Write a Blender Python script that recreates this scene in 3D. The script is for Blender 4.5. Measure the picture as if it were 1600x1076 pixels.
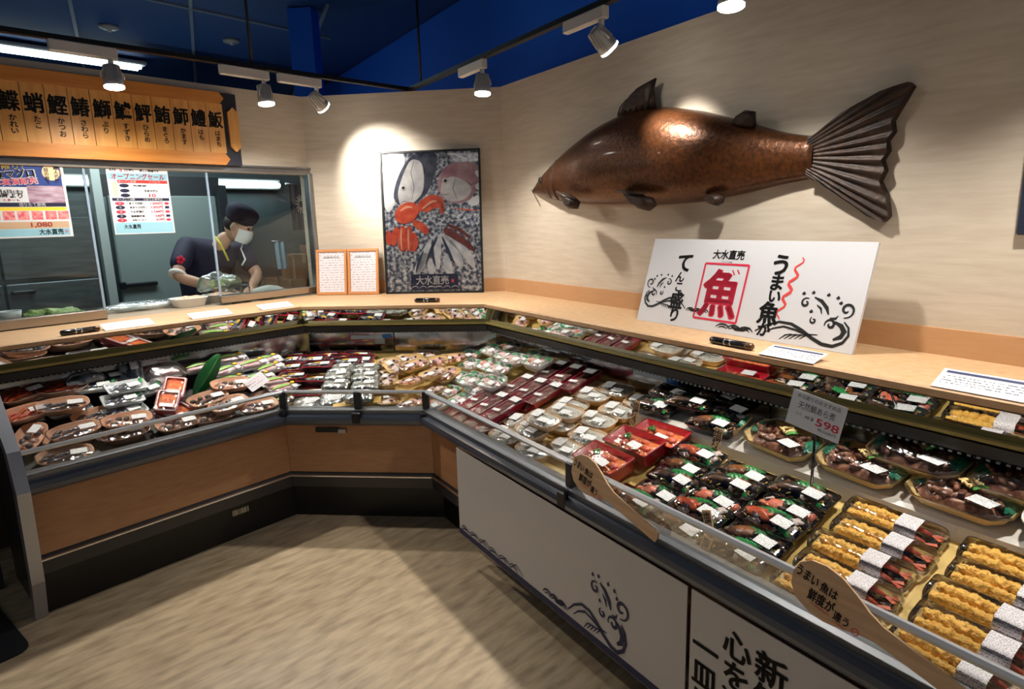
import bpy, bmesh, math, random
from math import sin, cos, pi, radians
from mathutils import Vector, Matrix, noise

for o in list(bpy.data.objects):
    bpy.data.objects.remove(o)
SC = bpy.context.scene
COL = SC.collection
rnd = random.Random(7)

# ------------------------------------------------------------------ camera
cd = bpy.data.cameras.new('camera')
cam = bpy.data.objects.new('camera', cd)
COL.objects.link(cam)
cd.sensor_width = 36.0
cd.sensor_fit = 'HORIZONTAL'
cd.lens = 36.0 * 980.0 / 1600.0
cd.clip_start = 0.02
def camera_matrix(pitch, yaw, roll, loc):
    fwd = Vector((sin(yaw), cos(yaw), 0)); right = Vector((cos(yaw), -sin(yaw), 0)); up = Vector((0, 0, 1))
    f2 = fwd * cos(pitch) - up * sin(pitch)
    u2 = up * cos(pitch) + fwd * sin(pitch)
    r2 = right * cos(roll) + u2 * sin(roll)
    u3 = u2 * cos(roll) - right * sin(roll)
    m = Matrix((r2, u3, -f2)).transposed().to_4x4()
    return Matrix.Translation(loc) @ m
cam.matrix_world = camera_matrix(radians(11.358), radians(-5.932), radians(-1.627), Vector((0, 0, 1.6)))
SC.camera = cam

# ------------------------------------------------------------------ exposure, ambient, large lights
SC.view_settings.view_transform = 'Standard'
SC.view_settings.look = 'None'
SC.view_settings.exposure = 0.0
SC.view_settings.gamma = 1.0
SC.view_settings.use_curve_mapping = False
SC.cycles.transparent_max_bounces = 24
SC.cycles.max_bounces = 8

def lin(c):
    return tuple(((x / 255.0) / 12.92 if x / 255.0 <= 0.04045 else ((x / 255.0 + 0.055) / 1.055) ** 2.4) for x in c[:3])

w = bpy.data.worlds.new('world')
SC.world = w
w.use_nodes = True
bg = w.node_tree.nodes['Background']
bg.inputs[0].default_value = (0.92, 0.96, 1.0, 1)
bg.inputs[1].default_value = 0.17

AL, AR = radians(53.683), radians(51.096)
SECM = {'L': Matrix.Rotation(AL, 4, 'Z'), 'C': Matrix.Identity(4), 'R': Matrix.Rotation(-AR, 4, 'Z')}
O0 = {'L': 3.035, 'C': 3.04, 'R': 1.31}
KQ = {'L': 0.76, 'C': 1.03, 'R': 0.955}
LEFT_END, RIGHT_END = 0.43, 0.45
def off(sec, q):
    return O0[sec] + (q if q < 0.06 else 0.06 + (q - 0.06) * KQ[sec])
def W(sec, s, o, z):
    return SECM[sec] @ Vector((s, o, z))
def S3(sec):
    return SECM[sec].to_3x3()

def area_light(name, loc, size, power, col, target):
    l = bpy.data.lights.new(name, 'AREA')
    l.shape = 'RECTANGLE'; l.size, l.size_y = size; l.energy = power; l.color = col
    o = bpy.data.objects.new(name, l); COL.objects.link(o)
    o.location = loc
    o.rotation_euler = (Vector(target) - Vector(loc)).to_track_quat('-Z', 'Y').to_euler()
    return o
# added, unseen area lights overhead behind the viewer, filling the case fronts
area_light('added_fill_light', (-1.2, -0.9, 3.1), (1.2, 0.6), 3, (1, 0.96, 0.9), (-1.2, -0.9, 0))
area_light('added_fill_light', (1.4, -1.6, 3.1), (1.2, 0.6), 3, (1, 0.96, 0.9), (1.4, -1.6, 0))

# ------------------------------------------------------------------ materials
MATS = {}
def nodes_of(name):
    m = bpy.data.materials.new(name); m.use_nodes = True
    nt = m.node_tree
    for n in list(nt.nodes): nt.nodes.remove(n)
    out = nt.nodes.new('ShaderNodeOutputMaterial')
    return m, nt, out
def mat(name, col, rough=0.5, metal=0.0, col2=None, scale=20.0, stretch=(1, 1, 1), rot=(0, 0, 0), detail=4.0, lo=0.35, hi=0.65,
        bump=0.0, bscale=None, bstretch=None, coat=0.0, spec=0.5, emis=0.0, voronoi=False, sss=0.0, coords='Object'):
    if name in MATS: return MATS[name]
    m, nt, out = nodes_of(name)
    b = nt.nodes.new('ShaderNodeBsdfPrincipled')
    nt.links.new(b.outputs[0], out.inputs[0])
    c1 = (*lin(col), 1)
    b.inputs['Base Color'].default_value = c1
    b.inputs['Roughness'].default_value = rough
    b.inputs['Metallic'].default_value = metal
    b.inputs['Coat Weight'].default_value = coat
    b.inputs['Coat Roughness'].default_value = 0.08
    b.inputs['Specular IOR Level'].default_value = spec
    if emis:
        b.inputs['Emission Color'].default_value = c1
        b.inputs['Emission Strength'].default_value = emis
    def tex(sc, st):
        tc = nt.nodes.new('ShaderNodeTexCoord'); mp = nt.nodes.new('ShaderNodeMapping')
        mp.inputs['Scale'].default_value = st; mp.inputs['Rotation'].default_value = rot
        if any(rot): mp.vector_type = 'TEXTURE'
        nt.links.new(tc.outputs[coords], mp.inputs[0])
        if voronoi:
            t = nt.nodes.new('ShaderNodeTexVoronoi'); t.inputs['Scale'].default_value = sc
            nt.links.new(mp.outputs[0], t.inputs[0]); return t.outputs['Distance']
        t = nt.nodes.new('ShaderNodeTexNoise'); t.inputs['Scale'].default_value = sc; t.inputs['Detail'].default_value = detail
        nt.links.new(mp.outputs[0], t.inputs[0]); return t.outputs[0]
    if col2 is not None:
        r = nt.nodes.new('ShaderNodeValToRGB')
        r.color_ramp.elements[0].position = lo; r.color_ramp.elements[1].position = hi
        r.color_ramp.elements[0].color = c1; r.color_ramp.elements[1].color = (*lin(col2), 1)
        nt.links.new(tex(scale, stretch), r.inputs[0])
        nt.links.new(r.outputs[0], b.inputs['Base Color'])
    if bump:
        bp = nt.nodes.new('ShaderNodeBump'); bp.inputs['Strength'].default_value = bump; bp.inputs['Distance'].default_value = 0.01
        nt.links.new(tex(bscale or scale, bstretch or stretch), bp.inputs['Height'])
        nt.links.new(bp.outputs[0], b.inputs['Normal'])
    MATS[name] = m
    return m
def film_mat(name, tint=(1, 1, 1), gloss=1.3, base=0.03, rough=0.06, bump=0.25, bscale=30):
    if name in MATS: return MATS[name]
    m, nt, out = nodes_of(name)
    tr = nt.nodes.new('ShaderNodeBsdfTransparent'); tr.inputs[0].default_value = (*tint, 1)
    gl = nt.nodes.new('ShaderNodeBsdfGlossy'); gl.inputs['Roughness'].default_value = rough; gl.inputs[0].default_value = (1, 1, 1, 1)
    fr = nt.nodes.new('ShaderNodeFresnel'); fr.inputs['IOR'].default_value = 1.45
    ma = nt.nodes.new('ShaderNodeMath'); ma.operation = 'MULTIPLY_ADD'; ma.use_clamp = True
    ma.inputs[1].default_value = gloss; ma.inputs[2].default_value = base
    mx = nt.nodes.new('ShaderNodeMixShader')
    nt.links.new(fr.outputs[0], ma.inputs[0]); nt.links.new(ma.outputs[0], mx.inputs[0])
    nt.links.new(tr.outputs[0], mx.inputs[1]); nt.links.new(gl.outputs[0], mx.inputs[2])
    nt.links.new(mx.outputs[0], out.inputs[0])
    if bump:
        tc = nt.nodes.new('ShaderNodeTexCoord')
        t = nt.nodes.new('ShaderNodeTexNoise'); t.inputs['Scale'].default_value = bscale; t.inputs['Detail'].default_value = 2
        bp = nt.nodes.new('ShaderNodeBump'); bp.inputs['Strength'].default_value = bump; bp.inputs['Distance'].default_value = 0.01
        nt.links.new(tc.outputs['Object'], t.inputs[0]); nt.links.new(t.outputs[0], bp.inputs['Height'])
        nt.links.new(bp.outputs[0], gl.inputs['Normal'])
    MATS[name] = m
    return m
def print_mat(name, paper, ink, rows, dens, thr=0.52, rowfill=0.6):
    """Paper printed with rows of small type."""
    if name in MATS: return MATS[name]
    m, nt, out = nodes_of(name)
    b = nt.nodes.new('ShaderNodeBsdfPrincipled'); b.inputs['Roughness'].default_value = 0.5
    nt.links.new(b.outputs[0], out.inputs[0])
    tc = nt.nodes.new('ShaderNodeTexCoord'); sp = nt.nodes.new('ShaderNodeSeparateXYZ')
    nt.links.new(tc.outputs['Object'], sp.inputs[0])
    def mth(op, a, v):
        n = nt.nodes.new('ShaderNodeMath'); n.operation = op
        nt.links.new(a, n.inputs[0])
        if isinstance(v, (int, float)): n.inputs[1].default_value = v
        else: nt.links.new(v, n.inputs[1])
        return n.outputs[0]
    y = mth('MULTIPLY', sp.outputs[1], rows)
    row = mth('LESS_THAN', mth('FRACT', y, 0), rowfill)
    mp = nt.nodes.new('ShaderNodeMapping'); mp.inputs['Scale'].default_value = (dens, rows, 1)
    nt.links.new(tc.outputs['Object'], mp.inputs[0])
    t = nt.nodes.new('ShaderNodeTexNoise'); t.inputs['Scale'].default_value = 1.0; t.inputs['Detail'].default_value = 3
    nt.links.new(mp.outputs[0], t.inputs[0])
    f = mth('MULTIPLY', mth('GREATER_THAN', t.outputs[0], thr), row)
    mx = nt.nodes.new('ShaderNodeMix'); mx.data_type = 'RGBA'
    mx.inputs[6].default_value = (*lin(paper), 1); mx.inputs[7].default_value = (*lin(ink), 1)
    nt.links.new(f, mx.inputs[0]); nt.links.new(mx.outputs[2], b.inputs['Base Color'])
    MATS[name] = m
    return m

M_wall = mat('wall_stone', (210, 198, 180), 0.6, col2=(194, 180, 160), scale=6, stretch=(1, 1, 9), lo=0.3, hi=0.75, detail=6, bump=0.05, bscale=25)
M_oak = mat('pale_wood', (208, 172, 132), 0.55, col2=(194, 154, 112), scale=5, stretch=(1.2, 14, 14), lo=0.3, hi=0.7)
M_oakR = mat('pale_wood_along', (208, 172, 132), 0.55, col2=(194, 154, 112), scale=5, stretch=(6, 6, 14), lo=0.3, hi=0.7)
M_panel = mat('panel_wood', (186, 138, 98), 0.4, col2=(172, 124, 86), scale=4, stretch=(3, 3, 16), lo=0.3, hi=0.7)
M_splash = mat('splash_wood', (196, 152, 110), 0.45, col2=(192, 146, 102), scale=4, stretch=(3, 3, 16), lo=0.3, hi=0.7)
M_signwood = mat('sign_wood', (232, 170, 92), 0.4, col2=(214, 148, 72), scale=4, stretch=(10, 10, 1.0), lo=0.3, hi=0.7)
M_signrail = mat('sign_rail_wood', (214, 142, 66), 0.4, col2=(196, 122, 52), scale=4, stretch=(1.2, 12, 12), lo=0.3, hi=0.7)
M_navycorner = mat('navy_corner', (26, 29, 44), 0.5)
M_black = mat('black_plastic', (18, 18, 20), 0.45)
M_kick = mat('black_kick', (12, 12, 13), 0.35)
M_darkgrey = mat('dark_grey_metal', (62, 62, 68), 0.35, metal=0.6)
M_bumper = mat('slate_bumper', (66, 74, 88), 0.28, spec=0.6, coat=0.4)
M_steel = mat('brushed_steel', (190, 192, 194), 0.3, metal=1.0, col2=(168, 170, 174), scale=30, stretch=(1, 1, 20))
M_rear = mat('rear_steel', (178, 182, 186), 0.13, metal=1.0, bump=0.02, bscale=4)
M_chrome = mat('chrome', (214, 216, 222), 0.12, metal=1.0)
M_mirror = mat('mirror_glass', (226, 228, 226), 0.015, metal=1.0)
M_yellow = mat('price_strip_yellow', (150, 134, 70), 0.5)
M_deck = mat('deck_liner', (222, 192, 120), 0.35, col2=(206, 176, 104), scale=12)
M_white = mat('white_paint', (236, 236, 234), 0.4)
M_board = mat('white_board', (204, 204, 208), 0.5)
M_banner = mat('banner_vinyl', (194, 189, 186), 0.45)  # white vinyl greyed so that its shade sits in the colour
M_ink = mat('black_ink', (16, 15, 16), 0.6)
M_navyink = mat('navy_ink', (28, 32, 70), 0.6)
M_red = mat('red_ink', (206, 32, 66), 0.6)
M_redline = mat('red_brush', (214, 60, 56), 0.6)
M_bluewall = mat('blue_wall_lit_paint', (4, 100, 228), 0.65)  # blue paint brightened in place of light spilling up from below
M_ceil = mat('navy_ceiling', (22, 66, 130), 0.7)  # navy raised a little too, for the same upward spill
M_tbar = mat('ceiling_bar', (120, 135, 155), 0.5)
M_track = mat('track_black', (14, 14, 15), 0.4)
M_glass = film_mat('clear_glass', (0.98, 0.99, 0.985), 0.35, 0.01, 0.01, 0)
M_window = film_mat('window_glass', (0.93, 0.97, 0.97), 0.7, 0.01, 0.01, 0)
M_film = film_mat('cling_film', (1, 1, 1), 1.5, 0.05, 0.09, 0.5, 32)
M_lid = film_mat('clear_lid', (1, 1, 1), 1.6, 0.05, 0.06, 0.2, 34)
M_bag = film_mat('plastic_bag', (0.97, 0.98, 1.0), 2.2, 0.10, 0.2, 0.7, 40)
M_acrylic = film_mat('clear_acrylic', (0.93, 0.95, 0.96), 1.6, 0.05, 0.05, 0)
M_floor = mat('floor_vinyl', (206, 184, 150), 0.42, col2=(164, 142, 114), scale=26, stretch=(3.6, 1, 1), rot=(0, 0, radians(50)), lo=0.36, hi=0.68, detail=8)
M_mat = mat('floor_mat', (18, 20, 26), 0.9, col2=(30, 33, 40), scale=300)
M_lbl = print_mat('sticker_print', (240, 240, 238), (96, 96, 106), 230, 380, .54)
M_lbl2 = print_mat('card_print', (243, 240, 240), (110, 95, 110), 130, 200, 0.55, 0.5)
M_tmplbl = print_mat('band_print', (236, 230, 230), (150, 140, 150), 300, 420, 0.5)

# ------------------------------------------------------------------ mesh building
def rmat(x=0, y=0, z=0):
    return Matrix.Rotation(z, 3, 'Z') @ Matrix.Rotation(y, 3, 'Y') @ Matrix.Rotation(x, 3, 'X')
I3 = Matrix.Identity(3)
class MB:
    def __init__(s):
        s.v = []; s.f = []; s.m = []; s.sm = []
    def add(s, vs, fs, m=0, smooth=False):
        b = len(s.v); s.v += [Vector(v) for v in vs]
        for f in fs:
            s.f.append(tuple(i + b for i in f)); s.m.append(m); s.sm.append(smooth)
    def box(s, c, d, R=I3, m=0, bev=0.0):
        c = Vector(c); x, y, z = d[0] / 2, d[1] / 2, d[2] / 2
        if bev > 0:
            bev = min(bev, x * .9, y * .9, z * .9)
            ring = lambda ax, ay, zz: [(-ax, -ay, zz), (ax, -ay, zz), (ax, ay, zz), (-ax, ay, zz)]
            def oct_(ax, ay, zz):
                return [(-ax + bev, -ay, zz), (ax - bev, -ay, zz), (ax, -ay + bev, zz), (ax, ay - bev, zz), (ax - bev, ay, zz), (-ax + bev, ay, zz), (-ax, ay - bev, zz), (-ax, -ay + bev, zz)]
            rings = [oct_(x - bev, y - bev, -z), oct_(x, y, -z + bev), oct_(x, y, z - bev), oct_(x - bev, y - bev, z)]
            s.loft([[c + R @ Vector(p) for p in r] for r in rings], m=m)
            return
        vs = [c + R @ Vector((a * x, b * y, e * z)) for e in (-1, 1) for a, b in ((-1, -1), (1, -1), (1, 1), (-1, 1))]
        s.add(vs, [(3, 2, 1, 0), (4, 5, 6, 7), (0, 1, 5, 4), (1, 2, 6, 5), (2, 3, 7, 6), (3, 0, 4, 7)], m)
    def loft(s, rings, m=0, smooth=False, cap0=True, cap1=True, closed=True):
        n = len(rings[0]); b = len(s.v)
        for r in rings: s.v += [Vector(p) for p in r]
        for i in range(len(rings) - 1):
            for j in range(n if closed else n - 1):
                k = (j + 1) % n
                s.f.append((b + i * n + j, b + i * n + k, b + (i + 1) * n + k, b + (i + 1) * n + j)); s.m.append(m); s.sm.append(smooth)
        if cap0: s.f.append(tuple(b + j for j in reversed(range(n)))); s.m.append(m); s.sm.append(False)
        if cap1: s.f.append(tuple(b + (len(rings) - 1) * n + j for j in range(n))); s.m.append(m); s.sm.append(False)
    def tube(s, path, r, n=8, m=0, smooth=True, caps=True):
        path = [Vector(p) for p in path]; rings = []
        up = None
        for i, p in enumerate(path):
            d = (path[min(i + 1, len(path) - 1)] - path[max(i - 1, 0)]).normalized()
            if up is None:
                up = Vector((0, 0, 1)) if abs(d.z) < .9 else Vector((1, 0, 0))
            a = d.cross(up).normalized(); bb = a.cross(d).normalized(); up = bb
            rr = r[i] if isinstance(r, (list, tuple)) else r
            rings.append([p + a * (cos(2 * pi * k / n) * rr) + bb * (sin(2 * pi * k / n) * rr) for k in range(n)])
        s.loft(rings, m, smooth, caps, caps)
    def prism(s, outline, z0, z1, R=I3, c=(0, 0, 0), m=0):
        c = Vector(c)
        s.loft([[c + R @ Vector((x, y, z)) for x, y in outline] for z in (z0, z1)], m)
    def ell(s, c, rad, R=I3, disp=0.0, freq=20.0, seg=14, rings=8, m=0, seed=0.0, pw=1.0):
        c = Vector(c); b = len(s.v)
        pts = []
        for i in range(rings + 1):
            th = pi * i / rings
            for j in range(seg):
                ph = 2 * pi * j / seg
                u = Vector((sin(th) * cos(ph), sin(th) * sin(ph), cos(th)))
                if pw != 1.0:
                    u = Vector([math.copysign(abs(q) ** pw, q) for q in u])
                p = Vector((u.x * rad[0], u.y * rad[1], u.z * rad[2]))
                if disp:
                    k = noise.noise((p * freq) + Vector((seed, seed * 2, 0))) * disp
                    p += p * k
                pts.append(c + R @ p)
        fs = []
        for i in range(rings):
            for j in range(seg):
                k = (j + 1) % seg
                fs.append((i * seg + j, (i + 1) * seg + j, (i + 1) * seg + k, i * seg + k))
        s.add(pts, fs, m, True)
    def poly(s, pts, m=0):
        s.add(pts, [tuple(range(len(pts)))], m)
    def build(s, name, mats, parent=None, M=None):
        me = bpy.data.meshes.new(name)
        me.from_pydata([tuple(v) for v in s.v], [], s.f)
        if not isinstance(mats, (list, tuple)): mats = [mats]
        for x in mats: me.materials.append(x)
        me.polygons.foreach_set('material_index', s.m)
        me.polygons.foreach_set('use_smooth', s.sm)
        me.update()
        o = bpy.data.objects.new(name, me); COL.objects.link(o)
        if parent is not None: o.parent = parent
        if M is not None: o.matrix_basis = M
        return o

def tag(o, label, cat, group=None, kind=None):
    o['label'] = label; o['category'] = cat
    if group: o['group'] = group
    if kind: o['kind'] = kind
    return o
def struct(o, label=None):
    o['kind'] = 'structure'
    if label: o['label'] = label
    return o
def thing(name, label, cat, M=None, group=None):
    o = bpy.data.objects.new(name, None); COL.objects.link(o)
    o.empty_display_size = 0.05
    if M is not None: o.matrix_world = M
    return tag(o, label, cat, group)
def dup(root, M, label, group=None):
    r = root.copy(); COL.objects.link(r); r.matrix_world = M; r['label'] = label
    if group: r['group'] = group
    for ch in root.children:
        c = ch.copy(); COL.objects.link(c); c.parent = r
        for g in ch.children:
            d = g.copy(); COL.objects.link(d); d.parent = c
    return r

TXT = {}
def glyphs(body, bold=0.0, shear=0.0):
    key = (body, bold, shear)
    if key not in TXT:
        cu = bpy.data.curves.new('lettering', 'FONT'); cu.body = body; cu.offset = min(bold, .03) * .35; cu.shear = shear
        cu.align_x = 'CENTER'; cu.resolution_u = 3
        o = bpy.data.objects.new('lettering', cu); COL.objects.link(o)
        bpy.context.view_layer.update()
        me = bpy.data.meshes.new_from_object(o.evaluated_get(bpy.context.evaluated_depsgraph_get()))
        vs = [Vector((v.co.x, v.co.y, 0)) for v in me.vertices]; fs = [tuple(p.vertices) for p in me.polygons]
        bpy.data.objects.remove(o); bpy.data.curves.remove(cu); bpy.data.meshes.remove(me)
        if vs:
            lo = Vector((min(v.x for v in vs), min(v.y for v in vs), 0)); hi = Vector((max(v.x for v in vs), max(v.y for v in vs), 0))
            mid = (lo + hi) / 2; vs = [v - mid for v in vs]; size = hi - lo
        else: size = Vector((1, 1, 0))
        TXT[key] = (vs, fs, size)
    return TXT[key]
def put_text(mb, body, x, y, h, m=0, R=I3, c=(0, 0, 0), z=0.0, width=None, bold=0.02, rot=0.0, shear=0.0):
    """one line of type centred at (x, y), h tall, in the plane of R"""
    vs, fs, size = glyphs(body, bold, shear)
    k = h / max(size.y, 1e-6) if len(body) == 1 else h / 0.86
    kx = k if width is None else width / size.x
    cr, sr = cos(rot), sin(rot)
    e = bold * .20 * k if bold > .04 else 0     # brush weight: the same strokes laid again slightly aside
    for dx, dy in (((0, 0), (e, e * .4), (-e, -e * .4), (e * .3, -e * .8), (-e * .3, e * .8)) if e else ((0, 0),)):
        mb.add([Vector(c) + R @ Vector((x + dx + v.x * kx * cr - v.y * k * sr, y + dy + v.x * kx * sr + v.y * k * cr, z)) for v in vs], fs, m)
def put_col(mb, body, x, ytop, h, m=0, R=I3, c=(0, 0, 0), z=0.0, gap=1.08, bold=0.02, sizes=None, dx=None, rot=0.0):
    """a column of characters reading downwards"""
    y = ytop
    for i, ch in enumerate(body):
        hh = h * (sizes[i] if sizes else 1.0)
        vs, fs, size = glyphs(ch, bold)
        k = hh / 0.9
        put_text(mb, ch, x + (dx[i] * h if dx else 0), y - hh / 2, size.y * k, m, R, c, z, width=size.x * k, bold=bold, rot=rot)
        y -= hh * gap
def stroke(mb, pts, wid, m=0, R=I3, c=(0, 0, 0), z=0.0, taper=True):
    """a flat brush stroke"""
    n = len(pts); L = []; Rr = []
    for i, p in enumerate(pts):
        a = pts[max(i - 1, 0)]; b = pts[min(i + 1, n - 1)]
        dx, dy = b[0] - a[0], b[1] - a[1]; d = math.hypot(dx, dy) or 1
        t = i / (n - 1)
        ww = wid * ((0.25 + 0.75 * sin(pi * min(1, max(0, t * 0.9 + 0.05)))) if taper else 1) / 2
        L.append((p[0] - dy / d * ww, p[1] + dx / d * ww)); Rr.append((p[0] + dy / d * ww, p[1] - dx / d * ww))
    vs = [Vector(c) + R @ Vector((x, y, z)) for x, y in L + Rr]
    mb.add(vs, [(n + i, n + i + 1, i + 1, i) for i in range(n - 1)], m)
def arc(cx, cy, r, a0, a1, n=12, rx=1.0, k=0.0):
    return [(cx + rx * r * (1 + k * i / n) * cos(radians(a0 + (a1 - a0) * i / n)), cy + r * (1 + k * i / n) * sin(radians(a0 + (a1 - a0) * i / n))) for i in range(n + 1)]
def wave_art(mb, sx, w0, h0, m, R, c, z):
    """brush-drawn breaking wave, curl toward +x when sx = 1; w0 wide, h0 tall, origin at its outer bottom corner"""
    def S(pts, wd): stroke(mb, [(sx * x * w0, y * h0) for x, y in pts], wd * h0 * 1.5, m, R, c, z)
    asp = h0 / w0
    def spiral(cx, cy, r, a0, turn, wd, n=18):
        S([(cx + r * asp * (1 - .8 * i / n) * cos(radians(a0 + turn * i / n)), cy + r * (1 - .8 * i / n) * sin(radians(a0 + turn * i / n))) for i in range(n + 1)], wd)
    S([(0, .12), (.12, .27), (.26, .37), (.40, .36), (.52, .27), (.64, .15), (.76, .06), (.87, .05), (.96, .14), (1.0, .28), (.985, .42), (.93, .52)], .045)
    S([(.10, .10), (.20, .22), (.32, .29), (.44, .26), (.58, .20), (.70, .22)], .028); S([(.84, .50), (.91, .44), (.95, .34), (.93, .24), (.86, .17)], .07)
    spiral(.80, .44, .11, 200, -420, .035); spiral(.93, .74, .15, -100, 430, .035); spiral(.50, .80, .10, 60, 400, .032); spiral(.62, .48, .07, 120, 380, .028)
    S([(.58, .92), (.66, .86), (.73, .74), (.76, .62)], .05); S([(.62, .78), (.67, .72), (.69, .62)], .03); S([(.86, .62), (.84, .56), (.78, .56)], .03)
    for x, y in ((.44, .96), (.54, .99), (.70, .97), (.80, .93), (.56, .63), (.84, .84)): S([(x, y), (x + .02, y + .02), (x + .035, y + .005)], .05)
    for k in range(5): S([(.30 + .055 * k, .03 + .015 * k), (.36 + .055 * k, .13 + .012 * k), (.43 + .05 * k, .17 + .006 * k)], .020)
    for k in range(3):
        S(arc(-.12 - .15 * k, .03, .13, 20, 155, 8, .8), .026); S(arc(-.12 - .15 * k, .03, .08, 25, 150, 8, .8), .018)
    S([(-.06, .16), (-.14, .10), (-.24, .09), (-.30, .13)], .05)
VERT = Matrix(((1, 0, 0), (0, 0, -1), (0, 1, 0)))   # x along the wall, y up, facing the viewer's side

# ------------------------------------------------------------------ plan helpers
NRM = {k: (SECM[k].to_3x3() @ Vector((0, 1, 0))).to_2d() for k in 'LCR'}
def meet(a, oa, b, ob):
    n1, n2 = NRM[a], NRM[b]
    d = n1.x * n2.y - n1.y * n2.x
    return Vector(((oa * n2.y - ob * n1.y) / d, (n1.x * ob - n2.x * oa) / d))
def end_pts(sec, o3, z, s0=LEFT_END, s1=RIGHT_END):
    """the two ends (world) of the line at offsets o3 = {sec: offset} in section sec"""
    lc = lambda: meet('L', o3['L'], 'C', o3['C']); cr = lambda: meet('C', o3['C'], 'R', o3['R'])
    if sec == 'L': a, b = W('L', s0, o3['L'], z).to_2d(), lc()
    elif sec == 'C': a, b = lc(), cr()
    else: a, b = cr(), W('R', s1, o3['R'], z).to_2d()
    return Vector((a.x, a.y, z)), Vector((b.x, b.y, z))
def q3(q): return {k: off(k, q) for k in 'LCR'}
def run(mb, sec, poly, m=0, s0=LEFT_END, s1=RIGHT_END):
    """a bar of cross-section poly [(q, z)] along one section, mitred at the corners"""
    A, B = zip(*[end_pts(sec, q3(q), z, s0, s1) for q, z in poly])
    d = (B[0] - A[0]).normalized() * .0006
    mb.loft([[p + d for p in A], [p - d for p in B]], m)
def wallrun(mb, sec, o3a, o3b, z0, z1, m=0, s0=-0.6, s1=1.6):
    a, b = end_pts(sec, o3a, 0, s0, s1); c, d = end_pts(sec, o3b, 0, s0, s1)
    up = lambda v, z: Vector((v.x, v.y, z))
    mb.loft([[up(a, z), up(b, z), up(d, z), up(c, z)] for z in (z0, z1)], m)

# ------------------------------------------------------------------ the room
mb = MB(); mb.box((0, 2.0, -0.05), (16, 16, 0.1)); struct(mb.build('floor', M_floor))
OW = {'L': 3.98, 'C': 4.26, 'R': 2.31}
OW2 = {k: v + 0.10 for k, v in OW.items()}
WT = 2.432
mb = MB(); wallrun(mb, 'C', OW, OW2, 0, WT); struct(mb.build('wall_back', M_wall))
mb = MB(); wallrun(mb, 'R', OW, OW2, 0, WT); struct(mb.build('wall_right', M_wall))
WIN_S0, WIN_S1, WIN_Z0, WIN_Z1 = -0.5, 2.36, 1.118, 1.93
mb = MB()
lc = meet('L', OW['L'], 'C', OW['C']); sL1 = (SECM['L'].inverted() @ Vector((lc.x, lc.y, 0))).x
lc2 = meet('L', OW2['L'], 'C', OW2['C']); sL2 = (SECM['L'].inverted() @ Vector((lc2.x, lc2.y, 0))).x
def lbox(mb, s0, s1, o0, o1, z0, z1, m=0, sec='L'):
    mb.loft([[W(sec, s0, o0, z), W(sec, s1, o0, z), W(sec, s1, o1, z), W(sec, s0, o1, z)] for z in (z0, z1)], m)
lbox(mb, -0.9, sL1, 3.98, 4.08, WIN_Z1, WT)
mb.loft([[W('L', WIN_S1, 3.98, z), W('L', sL1, 3.98, z), W('L', sL2, 4.08, z), W('L', WIN_S1, 4.08, z)] for z in (0, WIN_Z1)])
lbox(mb, -0.9, WIN_S0, 3.98, 4.08, 0, WIN_Z1)
struct(mb.build('wall_left', M_wall))
mb = MB(); lbox(mb, WIN_S0, WIN_S1, 3.98, 4.08, 0, WIN_Z0 - 0.03); struct(mb.build('wall_window_base', mat('dark_base_wood', (70, 52, 42), 0.5)))
# splash boards above the counter
OS = {'L': 3.97, 'C': 4.245, 'R': 2.295}
for sec, nm in (('C', 'back'), ('R', 'right')):
    mb = MB(); wallrun(mb, sec, OS, OW, 1.10, 1.205); struct(mb.build('baseboard_' + nm, M_splash))
# tall blue shell behind the partition walls
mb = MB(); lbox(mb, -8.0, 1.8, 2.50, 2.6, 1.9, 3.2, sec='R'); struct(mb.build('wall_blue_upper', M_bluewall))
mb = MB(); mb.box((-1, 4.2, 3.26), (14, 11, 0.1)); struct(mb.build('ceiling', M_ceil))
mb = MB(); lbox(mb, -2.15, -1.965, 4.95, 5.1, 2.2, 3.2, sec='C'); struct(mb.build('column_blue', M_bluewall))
mb = MB()
for s0, o0, s1, o1 in ((-1.0, 5.15, 3.4, 5.15), (-1.0, 6.66, 4.2, 6.66), (1.9, 4.4, 3.3, 7.8), (1.2, 4.4, 2.2, 7.8), (0.3, 4.4, 0.9, 7.8), (2.9, 4.4, 4.5, 7.8)):
    d = Vector((s1 - s0, o1 - o0)).normalized(); nx, ny = -d.y * .012, d.x * .012
    mb.loft([[W('L', s0 + nx, o0 + ny, z), W('L', s1 + nx, o1 + ny, z), W('L', s1 - nx, o1 - ny, z), W('L', s0 - nx, o0 - ny, z)] for z in (3.195, 3.212)])
struct(mb.build('trim_1', M_tbar))
# kitchen shell
M_kwall = mat('kitchen_wall', (92, 104, 106), 0.5)
mb = MB(); lbox(mb, -1.5, 4.6, 6.2, 6.3, 0, 2.6); struct(mb.build('wall_kitchen', M_kwall))
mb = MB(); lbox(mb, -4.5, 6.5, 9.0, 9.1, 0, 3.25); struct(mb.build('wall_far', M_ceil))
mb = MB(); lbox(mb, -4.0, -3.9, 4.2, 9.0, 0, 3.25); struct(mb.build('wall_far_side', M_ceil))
mb = MB(); lbox(mb, 3.75, 3.85, 4.6, 6.2, 0, 2.42); struct(mb.build('wall_kitchen_side', M_kwall))

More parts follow.
